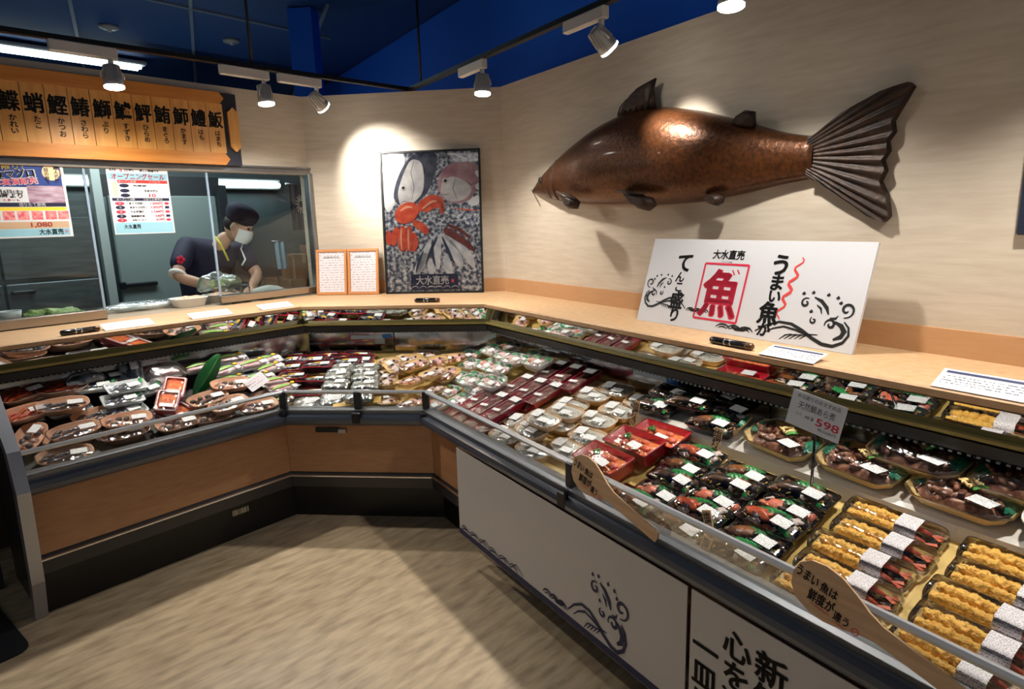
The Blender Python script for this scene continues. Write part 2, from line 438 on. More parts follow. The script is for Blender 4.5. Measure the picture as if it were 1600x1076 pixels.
# ------------------------------------------------------------------ serving window
win = struct(thing('window_1', 'serving window to the kitchen with steel sills and glass panes', 'window', SECM['L'].copy()))
M_sill = mat('sill_steel', (176, 168, 158), 0.25, metal=0.9)
mb = MB(); mb.box((0.28, 3.985, 1.145), (1.54, 0.05, 0.056), bev=.006); mb.box((2.02, 3.985, 1.15), (0.68, 0.05, 0.05), bev=.006); mb.build('window_sill', M_sill, win)
mb = MB(); mb.box((0.93, 3.99, 1.945), (2.9, 0.05, 0.036), bev=.006); mb.box((0.93, 3.975, 1.968), (2.9, 0.03, 0.012)); mb.box((2.365, 3.985, 1.53), (0.035, 0.07, 0.82), bev=.006); mb.build('window_frame', M_steel, win)
for a, b in ((-0.5, 1.046), (1.684, 2.35)):
    mb = MB(); mb.box(((a + b) / 2, 3.985, 1.552), (b - a, 0.006, 0.756)); mb.build('glass_pane', M_window, win)
M_edge = mat('glass_edge', (150, 170, 190), 0.15, spec=0.8)
for x in (1.046, 1.684):
    mb = MB(); mb.box((x, 3.985, 1.552), (0.012, 0.010, 0.756)); mb.build('glass_edge', M_edge, win)

# ------------------------------------------------------------------ counter top (continuous)
mb = MB()
OT = q3(0.575); OB = {'L': 3.96, 'C': 4.25, 'R': 2.30}
for sec, mi in (('L', 0), ('C', 0), ('R', 1)):
    a, b = end_pts(sec, OT, 0, 0.432, 1.5); c, d = end_pts(sec, OB, 0, 0.432, 1.5)
    up = lambda v, z: Vector((v.x, v.y, z))
    e1, e2 = end_pts(sec, {k: v + .006 for k, v in OT.items()}, 0, 0.432, 1.5)
    mb.loft([[up(e1, 1.088), up(e2, 1.088), up(d, 1.088), up(c, 1.088)], [up(a, 1.094), up(b, 1.094), up(d, 1.094), up(c, 1.094)],
             [up(a, 1.110), up(b, 1.110), up(d, 1.110), up(c, 1.110)], [up(e1, 1.116), up(e2, 1.116), up(d, 1.116), up(c, 1.116)]], mi)
tag(mb.build('counter_top', [M_oak, M_oakR]), 'long pale wood counter top running above all the refrigerated fish cases', 'counter top')
mb = MB(); lbox(mb, 1.05, 1.68, 3.962, 4.54, 1.09, 1.116); lbox(mb, -0.5, 3.6, 4.09, 4.54, 1.06, 1.088)
kt = mb.build('kitchen_worktop', mat('worktop', (176, 160, 138), 0.35)); tag(kt, 'worktop inside the kitchen just behind the serving window', 'worktop')

# ------------------------------------------------------------------ refrigerated cases
def dz(sec, o): return .60 + .29 * (.06 + (o - O0[sec] - .06) / KQ[sec])
def oq(sec, o): return .06 + (o - O0[sec] - .06) / KQ[sec]
M_vent = mat('vent_black', (14, 14, 15), 0.4)
M_strip = mat('strip_paper', (196, 212, 224), 0.5)
M_led = mat('led_tube', (255, 253, 248), 0.5, emis=110.0)
CASE_LBL = {'L': 'refrigerated fish case under the serving window with chrome end frame', 'C': 'short refrigerated corner case below the framed seafood poster',
            'R': 'long refrigerated case under the bronze fish with white banner on its front'}
for sec in 'LCR':
    t = thing('refrigerated_display_case', CASE_LBL[sec], 'display case', group='refrigerated display cases')
    def part(nm, polys, m, s0=LEFT_END, s1=RIGHT_END):
        mb = MB()
        for i, p in enumerate(polys): run(mb, sec, p, 0, s0, s1)
        return mb.build(nm, m, t)
    part('kick_plate', [[(.10, 0), (.10, .2), (.14, .2), (.14, 0)]], M_kick)
    tr = part('lower_trim', [[(.045, .2), (.02, .205), (.015, .262), (.025, .285), (.14, .29), (.14, .2)]], mat('trim_dark', (58, 56, 58), 0.3, metal=0.3))
    run_mb = MB(); run(run_mb, sec, [(.010, .266), (.010, .272), (.02, .275), (.02, .262)]); run_mb.build('trim_strip', M_chrome, tr)
    part('front_panel', [[(.03, .287), (.03, .59), (.09, .59), (.09, .287)]], M_panel)
    b = part('bumper', [[(.03, .565), (-.025, .568), (-.042, .582), (-.045, .60), (-.042, .618), (-.02, .626), (-.015, .646), (.035, .650), (.035, .565)]], M_bumper)
    mb = MB(); run(mb, sec, [(-.018, .630), (-.022, .648), (.0, .6545), (.04, .6545), (.04, .630)]); mb.build('top_trim', mat('trim_satin', (128, 130, 134), .42, metal=.8), b)
    part('front_glass', [[(.002, .655), (.002, .736), (.008, .736), (.008, .655)]], M_glass)
    part('rail', [[(-.004, .733), (-.006, .742), (.0, .75), (.010, .75), (.015, .742), (.012, .733)]], mat('rail_silver', (196, 198, 202), .32, metal=.55))
    part('deck', [[(.04, .55), (.04, .6116), (.70, .803), (.70, .55)]], mat('deck_shaded', (46, 42, 38), .4) if sec == 'L' else M_deck)  # under the window, shadow between the trays is put into a dark deck colour
    part('front_grille', [[(.012, .56), (.012, .652), (.02, .652), (.038, .62), (.038, .56)]], mat('grille_white', (150, 148, 140), 0.4))
    rp = part('rear_panel', [[(.696, .948), (.702, .79), (.72, .79), (.71, .948)]], M_rear)
    v = part('air_vent', [[(.588, .984), (.594, .95), (.61, .94), (.698, .942), (.698, .984)]], M_vent)
    part('price_strip', [[(.584, .992), (.584, 1.001), (.588, 1.0025), (.64, 1.0025), (.64, .985), (.60, .985)]], M_yellow)
    mq = .622 if sec == 'L' else .606
    part('mirror', [[(.578, 1.086), (mq, 1.0035), (mq + .016, 1.0035), (mq + .016, 1.086)]], M_mirror)
    # vent slots (light teeth along the lower lip of the vent)
    mb = MB(); a, bb = end_pts(sec, q3(.594), .944); L = (bb - a).length; d = (bb - a) / L
    n = int(L / .022)
    for i in range(n):
        p = a + d * (L * (i + .5) / n); mb.box(p, (.009, .004, .006), SECM[sec].to_3x3())
    mb.build('vent_slots', mat('vent_slot_grey', (120, 122, 120), 0.5), v)
    # seams and screws on the rear panel, posts in front
    mb = MB()
    ss = {'L': (1.0,), 'C': (-1.13,), 'R': (-1.72, -.9)}[sec]
    for s in ss:
        o_a, o_b = off(sec, .696), off(sec, .702)
        mb.box(W(sec, s, (o_a + o_b) / 2 - .004, .872), (.004, .004, .165), S3(sec) @ rmat(x=math.atan2(o_b - o_a, .158)))
    mb.build('panel_seam', M_black, rp)
    posts = {'L': (), 'C': (-1.13,), 'R': (-1.66,)}[sec]
    pts = [W(sec, s, O0[sec] + .004, 0) for s in posts]
    if sec == 'C':
        pts += [Vector((*meet('L', O0['L'] + .004, 'C', O0['C'] + .004), 0)), Vector((*meet('C', O0['C'] + .004, 'R', O0['R'] + .004), 0))]
    for p in pts:
        mb = MB(); mb.box((p.x, p.y, .698), (.038, .03, .094), S3(sec), bev=.004); mb.build('glass_post', M_darkgrey, t)
        mb = MB(); q = p - SECM[sec].to_3x3() @ Vector((0, .040, 0)); mb.box((q.x, q.y, .613), (.05, .022, .062), S3(sec), bev=.006); mb.build('bumper_joint', M_black, t)
    mb = MB(); a, bb = end_pts(sec, q3(.60), 1.078); mb.tube([a + (bb - a) * .03, a + (bb - a) * .97], .007, 6); mb.build('light_tube', M_led, t)
    if sec == 'L':
        # chrome end frame following the case's profile
        prof = [(.60, 1.135), (.50, 1.12), (-.02, .76), (-.07, .60), (-.01, .19), (.06, 0.0), (.11, 0.0), (.05, .19), (.0, .60), (.04, .735), (.52, 1.085), (.60, 1.09)]
        mb = MB(); mb.loft([[W('L', s, off('L', q), z) for q, z in prof] for s in (LEFT_END - .045, LEFT_END)]); mb.build('end_frame', mat('end_chrome', (176, 178, 186), 0.3, metal=0.7), t)
        mb = MB(); mb.loft([[W('L', s, off('L', q), z) for q, z in ((.10, 0), (.02, .2), (.03, .6), (.05, .72), (.58, 1.08), (.70, 1.08), (.70, 0))] for s in (LEFT_END - .022, LEFT_END - .014)])
        mb.build('end_panel', mat('end_panel_dark', (44, 40, 40), 0.35), t)
        mb = MB(); mb.box(W('L', 1.29, off('L', .097), .14), (.085, .004, .03), S3('L')); k = mb.build('rating_plate', print_mat('plate_print', (186, 176, 150), (60, 56, 50), 160, 200), t)
    if sec == 'C':
        # digital thermometer on the wooden panel and notice strips on the steel
        mb = MB(); mb.box(W('C', -1.318, off('C', .024), .527), (.125, .012, .024)); p_ = mb.build('temperature_display', M_black, t)
        mb = MB(); mb.box(W('C', -1.235, off('C', .022), .522), (.045, .014, .026), bev=.003); mb.build('display_knob', M_steel, p_)
        for s, z, ww, hh, mm in ((-1.30, .897, .21, .024, M_strip), (-1.175, .902, .055, .022, mat('strip_blue', (30, 130, 220), 0.5)), (-1.22, .868, .06, .03, mat('strip_pale', (170, 186, 196), 0.5)), (-.875, .90, .065, .02, M_strip)):
            qq = .696 + (.948 - z) * .038
            mb = MB(); mb.box(W('C', s, off('C', qq) - .006, z), (ww, .002, hh), rmat(x=radians(2))); mb.build('notice_strip', mm, rp)
    if sec == 'R':
        M_stripb = mat('strip_blue', (30, 130, 220), 0.5)
        for s, z, ww, hh, mm in ((-1.93, .905, .20, .03, M_strip), (-1.80, .903, .07, .026, M_stripb), (-.78, .90, .13, .034, M_strip), (-.64, .885, .13, .034, M_strip), (-.50, .87, .13, .034, M_strip), (-.42, .85, .06, .03, M_stripb)):
            qq = .696 + (.948 - z) * .038
            mb = MB(); mb.box(W('R', s, off('R', qq) - .006, z), (ww, .002, hh), S3('R') @ rmat(x=radians(2))); mb.build('notice_strip', mm, rp)
        mb = MB()
        for s in (-.83, -.69):
            o_ = off('R', .696 + (.948 - .905) * .038) - .0085
            mb.loft([[W('R', s + x, o_ - dz_ * -.04, .90 + dz_) for x, dz_ in ((-.012, -.008), (.012, -.008), (0, .012))], [W('R', s + x, o_ - .0005 - dz_ * -.04, .90 + dz_) for x, dz_ in ((-.012, -.008), (.012, -.008), (0, .012))]])
        mb.build('warning_mark', mat('warning_yellow', (236, 196, 30), 0.5), rp)
        # raised shelf for the back rows, and its glass divider
        mb = MB(); run2 = [(oq('R', 1.775), .60), (oq('R', 1.775), dz('R', 1.775) + .045), (oq('R', 1.79), dz('R', 1.79) + .05), (.70, .803 + .05), (.70, .60)]
        A = [W('R', -1.86, off('R', q), z) for q, z in run2]; B = [W('R', RIGHT_END, off('R', q), z) for q, z in run2]
        mb.loft([A, B]); mb.build('raised_shelf', mat('shelf_grey', (206, 200, 190), 0.35), t)
        mb = MB(); dv = [(1.775, dz('R', 1.775) + .052), (1.775, dz('R', 1.775) + .125), (1.975, .94), (1.975, dz('R', 1.975) + .052)]
        mb.loft([[W('R', s, o, z) for o, z in dv] for s in (-1.335, -1.331)]); mb.build('shelf_divider', M_acrylic, t)

# ------------------------------------------------------------------ vinyl banners hung on the long case
def rplane(o_, tilt=0.0):   # plane whose x runs along the wall, y up, facing the viewer
    return VERT
for s0, s1, lbl, nm in ((-2.44, -1.075, 'white vinyl banner on the long case front with a breaking wave drawing', 0), (-1.06, 0.42, 'white vinyl banner with brush lettering beside the wave banner', 1)):
    c0 = Vector(((s0 + s1) / 2, off('R', -.048), .363))
    t = thing('front_banner', lbl, 'banner', SECM['R'] @ Matrix.Translation(c0), 'vinyl banners on the long case')
    mb = MB(); mb.box((0, 0, 0), (s1 - s0, .003, .425)); mb.build('sheet', M_banner, t)
    mb = MB(); mb.box((0, -.0026, -.196), (s1 - s0, .0018, .026)); mb.build('border_stripe', M_navyink, t)
    mb = MB()
    if nm == 0:
        wave_art(mb, 1, .30, .24, 0, VERT, (.05 + 0.09, -.0030, -.185), 0)
        for k in range(6):
            x = -.63 + k * .082
            for r_ in (.030, .020): stroke(mb, arc(x, -.185, r_, 15, 165, 8, 1.2), .005, 0, VERT, (0, -.0030, 0))
            stroke(mb, [(x - .03, -.18), (x + .02, -.165 + .01 * (k % 3)), (x + .07, -.175)], .006, 0, VERT, (0, -.0030, 0))
        mb.build('wave_drawing', M_navyink, t)
    else:
        cx = c0.x
        put_col(mb, '新鮮な', -.805 - cx, .16, .085, 0, VERT, (0, -.0030, 0), bold=.09)
        mb.build('lettering', M_ink, t); mb = MB(); put_col(mb, '心を込め', -.905 - cx, .165, .082, 0, VERT, (0, -.0030, 0), bold=.09)
        mb.build('lettering', M_ink, t); mb = MB(); put_col(mb, '一皿に', -1.005 - cx, .10, .082, 0, VERT, (0, -.0030, 0), bold=.09)
        mb.build('lettering', M_ink, t)

# ------------------------------------------------------------------ lighting track and spotlights
trk = thing('lighting_track', 'black ceiling lighting track bent at the corner and hung on thin rods', 'lighting track')
corner = W('L', 2.826, 3.414, 2.45)
La = W('L', -.2, 3.58, 2.45); Rb = W('R', 1.0, 1.85, 2.45)
def bar(a, b, ww, hh):
    mb = MB(); d = (b - a).normalized(); n = Vector((-d.y, d.x, 0)) * ww / 2; u = Vector((0, 0, hh / 2))
    mb.loft([[p + n + u, p - n + u, p - n - u, p + n - u] for p in (a, b)]); return mb
bar(La, corner, .034, .022).build('track_bar', M_track, trk)
bar(corner, Rb, .034, .022).build('track_bar', M_track, trk)
mb = MB(); mb.box(corner, (.06, .06, .026)); mb.build('track_joint', M_track, trk)
for p in (La.lerp(corner, .655), corner + (Rb - corner) * .035, corner.lerp(Rb, .75)):
    mb = MB(); mb.tube([p + Vector((0, 0, .01)), Vector((p.x, p.y, 3.21))], .008, 8); mb.build('hanging_rod', M_track, trk)
M_lampwhite = mat('lamp_white', (222, 220, 216), 0.35)
M_lampfin = mat('lamp_fin', (200, 200, 198), 0.3, metal=0.4)
M_lens = mat('lamp_lens', (255, 250, 238), 0.4, emis=22.0)
def spot(label, sec, s, o, dirs, aim, power, angle, blend=.5):
    """adapter on the track, yoke and finned lamp head aimed at a point (section coordinates)"""
    t = thing('track_spotlight', label, 'spotlight', SECM[sec] @ Matrix.Translation((s, o, 2.439)), 'track spotlights')
    mb = MB(); mb.box((-dirs * .105, 0, -.028), (.27, .034, .05), bev=.004); mb.build('adapter', M_lampwhite, t)
    mb = MB(); mb.tube([(0, 0, -.05), (0, 0, -.075)], .012, 10); mb.build('swivel', M_lampwhite, t)
    head = Vector((0, 0, -.125))
    d = (Vector(aim) - (Vector((s, o, 2.439)) + head)).normalized()
    q = d.to_track_quat('-Z', 'Y').to_matrix()
    mb = MB(); pts = [Vector((.046 * cos(a) * (1.0), 0, .046 * sin(a))) for a in [pi * k / 12 for k in range(13)]]
    mb.tube([head + q @ (Vector((p.x * 1.05, .0, p.z * 1.15)) + Vector((0, 0, -.012))) for p in pts], .0045, 6); mb.build('yoke', M_lampwhite, t)
    mb = MB()
    prof = [(.016, .052), (.028, .046), (.032, .02), (.036, -.01), (.042, -.03), (.044, -.047), (.041, -.049)]
    mb.loft([[head + q @ Vector((r * cos(2 * pi * k / 20), r * sin(2 * pi * k / 20), z)) for k in range(20)] for r, z in prof], 0, True)
    for k in range(16):
        a = 2 * pi * k / 16
        mb.loft([[head + q @ (Matrix.Rotation(a, 3, 'Z') @ Vector((r, w_, z))) for r, z in ((.02, .05), (.036, .045), (.044, -.02), (.03, -.02))] for w_ in (-.0012, .0012)])
    mb.build('lamp_head', M_lampfin, t)
    mb = MB(); mb.loft([[head + q @ Vector((r * cos(2 * pi * k / 20), r * sin(2 * pi * k / 20), z)) for k in range(20)] for r, z in ((.043, -.046), (.043, -.056), (.036, -.060))], 0, True); mb.build('lens', M_lens, t)
    l = bpy.data.lights.new('spot_beam', 'SPOT'); l.energy = power; l.spot_size = radians(angle); l.spot_blend = blend; l.shadow_soft_size = .035; l.color = (1.0, .945, .86)
    lo = bpy.data.objects.new('spot_beam', l); COL.objects.link(lo); lo.parent = t
    lo.matrix_basis = Matrix.Translation(head + q @ Vector((0, 0, -.064))) @ q.to_4x4()
    return t
spot('white spotlight over the wooden fish-name signboard, lens facing straight down', 'L', 1.10, 3.50, 1, (1.10, 3.40, 0.9), 80, 168, .8)
spot('white spotlight on the track past the signboard end, lens facing down', 'L', 1.84, 3.47, 1, (1.90, 3.36, 0.9), 82, 160, .8)
spot('white spotlight tilted toward the framed seafood poster', 'L', 2.16, 3.46, 1, tuple((SECM['L'].inverted() @ Vector((-1.27, 4.26, 1.90)))), 125, 76, 1.0)
spot('white spotlight nearest the track corner on the bronze fish side, facing down', 'R', -3.07, 1.85, 1, (-3.02, 1.78, 0.9), 84, 122, .75)
spot('white spotlight angled at the back of the bronze fish', 'R', -2.11, 1.85, 1, (-2.03, 2.25, 1.93), 62, 50, 1.0)
spot('white spotlight above the tail half of the bronze fish, facing down', 'R', -1.47, 1.85, 1, (-1.40, 1.80, 0.9), 84, 122, .75)
spot('white spotlight at the far end of the track past the bronze fish', 'R', -.55, 1.85, 1, (-.5, 1.78, 0.9), 84, 122, .75)

# fluorescent fittings
M_tube = mat('fluorescent_tube', (225, 250, 255), 0.5, emis=9.0)
t = thing('fluorescent_light', 'long fluorescent ceiling light behind the spotlight track', 'ceiling light', SECM['L'] @ Matrix.Translation((1.55, 7.02, 3.19)))
mb = MB(); mb.box((0, 0, -.02), (1.9, .16, .04), bev=.01); mb.build('housing', M_lampwhite, t)
mb = MB()
for y in (-.045, .045): mb.tube([(-.9, y, -.058), (.9, y, -.058)], .018, 8)
mb.build('tube', M_tube, t)
t = thing('fluorescent_light', 'fluorescent strip light mounted on the kitchen back wall', 'wall light', SECM['L'] @ Matrix.Translation((2.36, 6.10, 2.0)))
mb = MB(); mb.box((0, .05, 0), (1.9, .09, .10), bev=.01); mb.build('housing', M_lampwhite, t)
mb = MB(); mb.tube([(-.92, -.03, -.01), (.92, -.03, -.01)], .017, 8); mb.build('tube', M_tube, t)
l = area_light('kitchen_fill_light', W('L', 1.7, 5.0, 2.45), (1.4, .4), 26, (.88, 1, 1), W('L', 1.8, 5.5, 1.0))  # added unseen fill light, away from the tube, brightening the kitchen door
for nm, lab, s, o in (('ceiling_sprinkler', 'small round ceiling sprinkler in the navy ceiling by the fluorescent light', 1.92, 6.03), ('ceiling_speaker', 'small round ceiling fitting in the navy ceiling near the hanging rod', 2.80, 5.78)):
    mb = MB(); c = W('L', s, o, 3.20)
    mb.loft([[c + Vector((r * cos(2 * pi * k / 20), r * sin(2 * pi * k / 20), z)) for k in range(20)] for r, z in ((.07, .01), (.07, -.008), (.055, -.016), (.02, -.018), (.014, -.035))], 0, True)
    tag(mb.build(nm, mat('fitting_grey', (150, 150, 150), .4)), lab, 'ceiling fitting')

# ------------------------------------------------------------------ bronze fish on the wall
M_bronze = mat('bronze', (104, 60, 28), 0.34, metal=0.5, col2=(54, 33, 20), scale=60, detail=6, lo=.3, hi=.75, bump=0.25, bscale=55, coat=0.15)
M_bronzefin = mat('bronze_fin', (66, 48, 38), 0.5, metal=0.35, col2=(42, 32, 28), scale=30, bump=.3, bscale=60)
fish = thing('bronze_fish', 'large bronze fish sculpture mounted on the wall above the long case', 'fish sculpture', SECM['R'] @ Matrix.Translation((0, 2.31, 0)))
top = [(-3.272, 1.762), (-3.245, 1.788), (-3.15, 1.845), (-3.061, 1.886), (-2.95, 1.936), (-2.848, 1.978), (-2.63, 2.051), (-2.422, 2.096), (-2.28, 2.102), (-2.154, 2.086), (-1.951, 2.038), (-1.749, 1.968), (-1.65, 1.933), (-1.54, 1.894), (-1.40, 1.866)]
bot = [(-3.272, 1.756), (-3.235, 1.745), (-3.164, 1.730), (-2.973, 1.690), (-2.74, 1.667), (-2.481, 1.655), (-2.168, 1.643), (-1.937, 1.650), (-1.767, 1.668), (-1.557, 1.702), (-1.40, 1.719)]
def interp(pl, x):
    for a, b in zip(pl, pl[1:]):
        if a[0] <= x <= b[0]:
            return a[1] + (b[1] - a[1]) * (x - a[0]) / (b[0] - a[0])
    return pl[0][1] if x < pl[0][0] else pl[-1][1]
mb = MB(); rings = []
NX = 56
for i in range(NX + 1):
    t_ = i / NX
    x = -3.271 + 1.871 * t_ ** 1.15
    zt = sum(interp(top, x + e) for e in (-.04, 0, .04)) / 3; zb = sum(interp(bot, x + e) for e in (-.04, 0, .04)) / 3
    if i == 0: zt, zb = 1.764, 1.756
    h2 = (zt - zb) / 2; zc = (zt + zb) / 2
    dep = min(.17, h2 * .82)
    rings.append([(x, -dep * max(0, sin(a)) ** .8, zc + h2 * cos(a)) for a in [pi * k / 16 for k in range(17)]])
mb.loft(rings, 0, True, False, True, closed=False)
mb.build('body', M_bronze, fish)
def fin(nm, outline, y0, thick, ridges=None, m=M_bronzefin, curl=0.0):
    """a cast fin: outline in (x, z), ribbed toward its root"""
    mb = MB(); n = len(outline)
    cx = sum(p[0] for p in outline) / n; cz = sum(p[1] for p in outline) / n
    mid = [(cx + (x - cx) * .55, cz + (z - cz) * .55) for x, z in outline]
    F = lambda p, y: Vector((p[0], y, p[1]))
    mb.loft([[F(p, y0 + thick * .5) for p in outline], [F(p, y0) for p in outline], [F(p, y0 - thick + curl) for p in mid]], 0, True)
    if ridges:
        for (a, b, r) in ridges:
            mb.tube([F(a, y0 - thick * .6), F(((a[0] + b[0]) / 2, (a[1] + b[1]) / 2), y0 - thick * .9), F(b, y0 - thick * .1)], [r, r * .9, r * .5], 6)
    return mb.build(nm, m, fish)
tail = [(-1.42, 1.865), (-1.317, 1.934), (-1.189, 1.986), (-1.10, 2.0), (-1.085, 1.985), (-1.113, 1.934), (-1.14, 1.885), (-1.133, 1.85), (-1.152, 1.82), (-1.145, 1.79), (-1.162, 1.76), (-1.15, 1.725), (-1.165, 1.69), (-1.14, 1.645), (-1.13, 1.60), (-1.125, 1.57), (-1.142, 1.552), (-1.198, 1.573), (-1.295, 1.649), (-1.416, 1.719)]
mb = MB()
# ribbed tail: fan of ridges
root = Vector((-1.43, 1.79)); fan = []
dense = []
for a, b in zip(tail, tail[1:]):
    for k in range(4): dense.append((a[0] + (b[0] - a[0]) * k / 4, a[1] + (b[1] - a[1]) * k / 4))
dense.append(tail[-1]); nd = len(dense)
rows = []
for j in range(7):
    f_ = j / 6; row = []
    for i, p in enumerate(dense):
        rt = Vector((-1.425, 1.862 + (1.722 - 1.862) * i / (nd - 1)))
        q = rt.lerp(Vector(p), f_)
        rib = (.0065 * cos(i * 1.25)) * min(1, f_ * 2) * (1 if f_ < .95 else .5)
        row.append((q.x, -.055 * (1 - f_ * .35) - rib, q.y))
    rows.append(row)
mb.loft(rows, 0, True, False, False, closed=False)
back = [(x, -.004, z) for (x, y, z) in rows[-1]]
mb.loft([rows[-1], back], 0, False, False, False, closed=False)
mb.build('tail_fin', M_bronzefin, fish)
fin('dorsal_fin', [(-2.435, 2.075), (-2.40, 2.125), (-2.35, 2.165), (-2.30, 2.19), (-2.185, 2.212), (-2.20, 2.17), (-2.19, 2.12), (-2.185, 2.085)], -.07, .022, [((-2.42 + .04 * k, 2.08), (-2.37 + .037 * k, 2.15 + .011 * k), .004) for k in range(6)])
fin('adipose_fin', [(-1.765, 1.955), (-1.74, 1.985), (-1.70, 2.0), (-1.66, 1.99), (-1.655, 1.93), (-1.70, 1.93)], -.06, .03)
fin('pectoral_fin', [(-2.80, 1.735), (-2.76, 1.728), (-2.68, 1.70), (-2.64, 1.675), (-2.66, 1.64), (-2.72, 1.642), (-2.75, 1.67)], -.155, .03, [((-2.80, 1.734), (-2.645, 1.68), .008)])
fin('pelvic_fin', [(-2.32, 1.715), (-2.27, 1.715), (-2.17, 1.685), (-2.12, 1.675), (-2.10, 1.64), (-2.14, 1.617), (-2.20, 1.628), (-2.24, 1.65)], -.15, .035, [((-2.32, 1.715), (-2.16, 1.69), .010)])
fin('anal_fin', [(-1.87, 1.672), (-1.80, 1.676), (-1.77, 1.665), (-1.775, 1.64), (-1.80, 1.628), (-1.84, 1.638)], -.09, .03)
mb = MB()
c = Vector((-3.105, -.064, 1.815))
mb.tube([c + Vector((.016 * cos(a), 0, .016 * sin(a))) for a in [2 * pi * k / 14 for k in range(15)]], .0035, 6); mb.ell(c + Vector((0, .004, 0)), (.010, .008, .010))
mb.build('eye', M_bronzefin, fish)
mb = MB(); mb.tube([(-3.272, -.006, 1.764), (-3.24, -.03, 1.765), (-3.20, -.055, 1.758), (-3.175, -.065, 1.748)], .004, 6); mb.build('mouth', mat('bronze_dark', (40, 28, 22), .5, metal=.3), fish)
mb = MB()
for x0, zz in ((-3.03, 1.0), (-2.955, 1.0), (-3.10, .6)):
    zt, zb = interp(top, x0), interp(bot, x0); zc, h2 = (zt + zb) / 2, (zt - zb) / 2
    mb.tube([(x0 + .02 * sin(a), -min(.17, h2 * .82) * max(0, sin(a)) ** .8 - .001, zc + h2 * cos(a)) for a in [pi * (.18 + .68 * zz * k / 14) for k in range(15)]], .0055, 5)
mb.build('gill', mat('bronze_dark', (40, 28, 22), .5), fish)

# ------------------------------------------------------------------ white sign board leaning on the wall
tilt = math.atan2(.115, .37)
B0 = SECM['R'] @ Matrix.Translation((-1.618, 2.085, 1.117)) @ Matrix.Rotation(-tilt, 4, 'X') @ VERT.to_4x4()
t = thing('sign_board', 'white sign board with a red boxed character leaning on the wall under the bronze fish', 'sign', B0)
BW, BH = 1.02, .388
mb = MB(); mb.box((0, BH / 2, -.006), (BW, BH, .012)); mb.build('board', M_board, t)
mb = MB(); Z = .0012
def bx(u, v):   # photograph-measured board fractions
    return (u * BW, v * BH)
mb2 = MB()
cxb, cyb = bx(-.075, .43); hw, hh = .108, .118
for a, b, c_, d_ in ((-hw, -hh, hw, -hh), (hw, -hh, hw, hh), (hw, hh, -hw, hh), (-hw, hh, -hw, -hh)):
    stroke(mb2, [(cxb + a, cyb + b), (cxb + c_, cyb + d_)], .009, 0, I3, (0, 0, Z), taper=False)
put_text(mb2, '魚', cxb, cyb - .006, .20, 0, I3, (0, 0, 0), Z, width=.185, bold=.12)
stroke(mb2, [(cxb + .035, cyb + .095), (cxb + .05, cyb + .075)], .016, 0, I3, (0, 0, Z)); stroke(mb2, [(cxb + .058, cyb + .098), (cxb + .072, cyb + .08)], .016, 0, I3, (0, 0, Z))
mb2.build('red_emblem', M_red, t)
x, y = bx(-.077, .838); put_text(mb, '大水直売', x, y, .036, z=Z, width=.155, bold=.10)
put_text(mb, 'Daisui Chokubai', x, y - .03, .007, z=Z, bold=.0)
mb.build('lettering', M_ink, t); mb = MB(); x, y = bx(-.295, .83); put_col(mb, 'てんこ盛り', x, y, .062, z=Z, bold=.14, sizes=[1.35, .75, .75, 1.15, 1.0], gap=.98, dx=[0, -.1, 0, .05, .15])
mb.build('lettering', M_ink, t); mb = MB(); x, y = bx(.165, .86); put_col(mb, 'うまい魚が', x, y, .062, z=Z, bold=.15, sizes=[1.3, 1.0, .85, 1.3, .85], gap=.96, dx=[0, .05, .1, -.05, -.1])
mb.build('lettering', M_ink, t)
mb = MB(); x, y = bx(.245, .84)
stroke(mb, [(x + .012 * sin(k * 1.05) - .0018 * k, y - .0095 * k) for k in range(26)], .012, 0, I3, (0, 0, Z)); mb.build('red_squiggle', M_redline, t)
mb = MB()
x, y = bx(.475, .02); wave_art(mb, 1, .36, .19, 0, I3, (x - .36, y, Z), 0)
mb.build('wave_drawing', M_ink, t); mb = MB(); x, y = bx(-.48, .16); wave_art(mb, -1, .25, .16, 0, I3, (x + .25, y, Z), 0)
mb.build('wave_drawing', M_ink, t)

# ------------------------------------------------------------------ wooden fish-name signboard
SM = SECM['L'] @ Matrix.Translation((0, 3.98, 0))
t = thing('fish_name_signboard', 'long wooden signboard of fish names above the serving window', 'signboard', SM)
S0, S1, ZB, ZT = -.62, 1.893, 1.966, 2.384
mb = MB(); mb.box(((S0 + S1) / 2, -.022, (ZB + ZT) / 2), (S1 - S0, .04, ZT - ZB)); mb.build('backing', M_navycorner, t)
zi0, zi1, se = 2.035, 2.317, 1.812
def notch(x1, z0, z1, y0, y1):
    m_ = (z0 + z1) / 2; pts = [(S0, z0), (x1, z0), (x1 + .028, m_), (x1, z1), (S0, z1)]
    return [[(x, y, z) for x, z in pts] for y in (y0, y1)]
mb = MB(); mb.loft(notch(1.785, zi1, ZT, -.06, -.042)); mb.build('top_rail', M_signrail, t)
mb = MB(); mb.loft(notch(1.785, ZB, zi0, -.06, -.042)); mb.build('bottom_rail', M_signrail, t)
zc = (ZB + ZT) / 2
mb = MB(); pts = [(1.828, zc - .10), (1.86, zc - .13), (1.89, zc - .10), (1.89, zc + .10), (1.86, zc + .13), (1.828, zc + .10)]
mb.loft([[(x, y, z) for x, z in pts] for y in (-.042, -.06)]); mb.build('end_block', M_signwood, t)
mb = MB(); names = [('魬', 'はまち'), ('鱧', 'はも'), ('魳', 'かます'), ('鮪', 'まぐろ'), ('鮃', 'ひらめ'), ('鱸', 'すずき'), ('鰤', 'ぶり'), ('鰆', 'さわら'), ('鰹', 'かつお'), ('蛸', 'たこ'), ('鰈', 'かれい')]
PW = .0985
x = se - .012
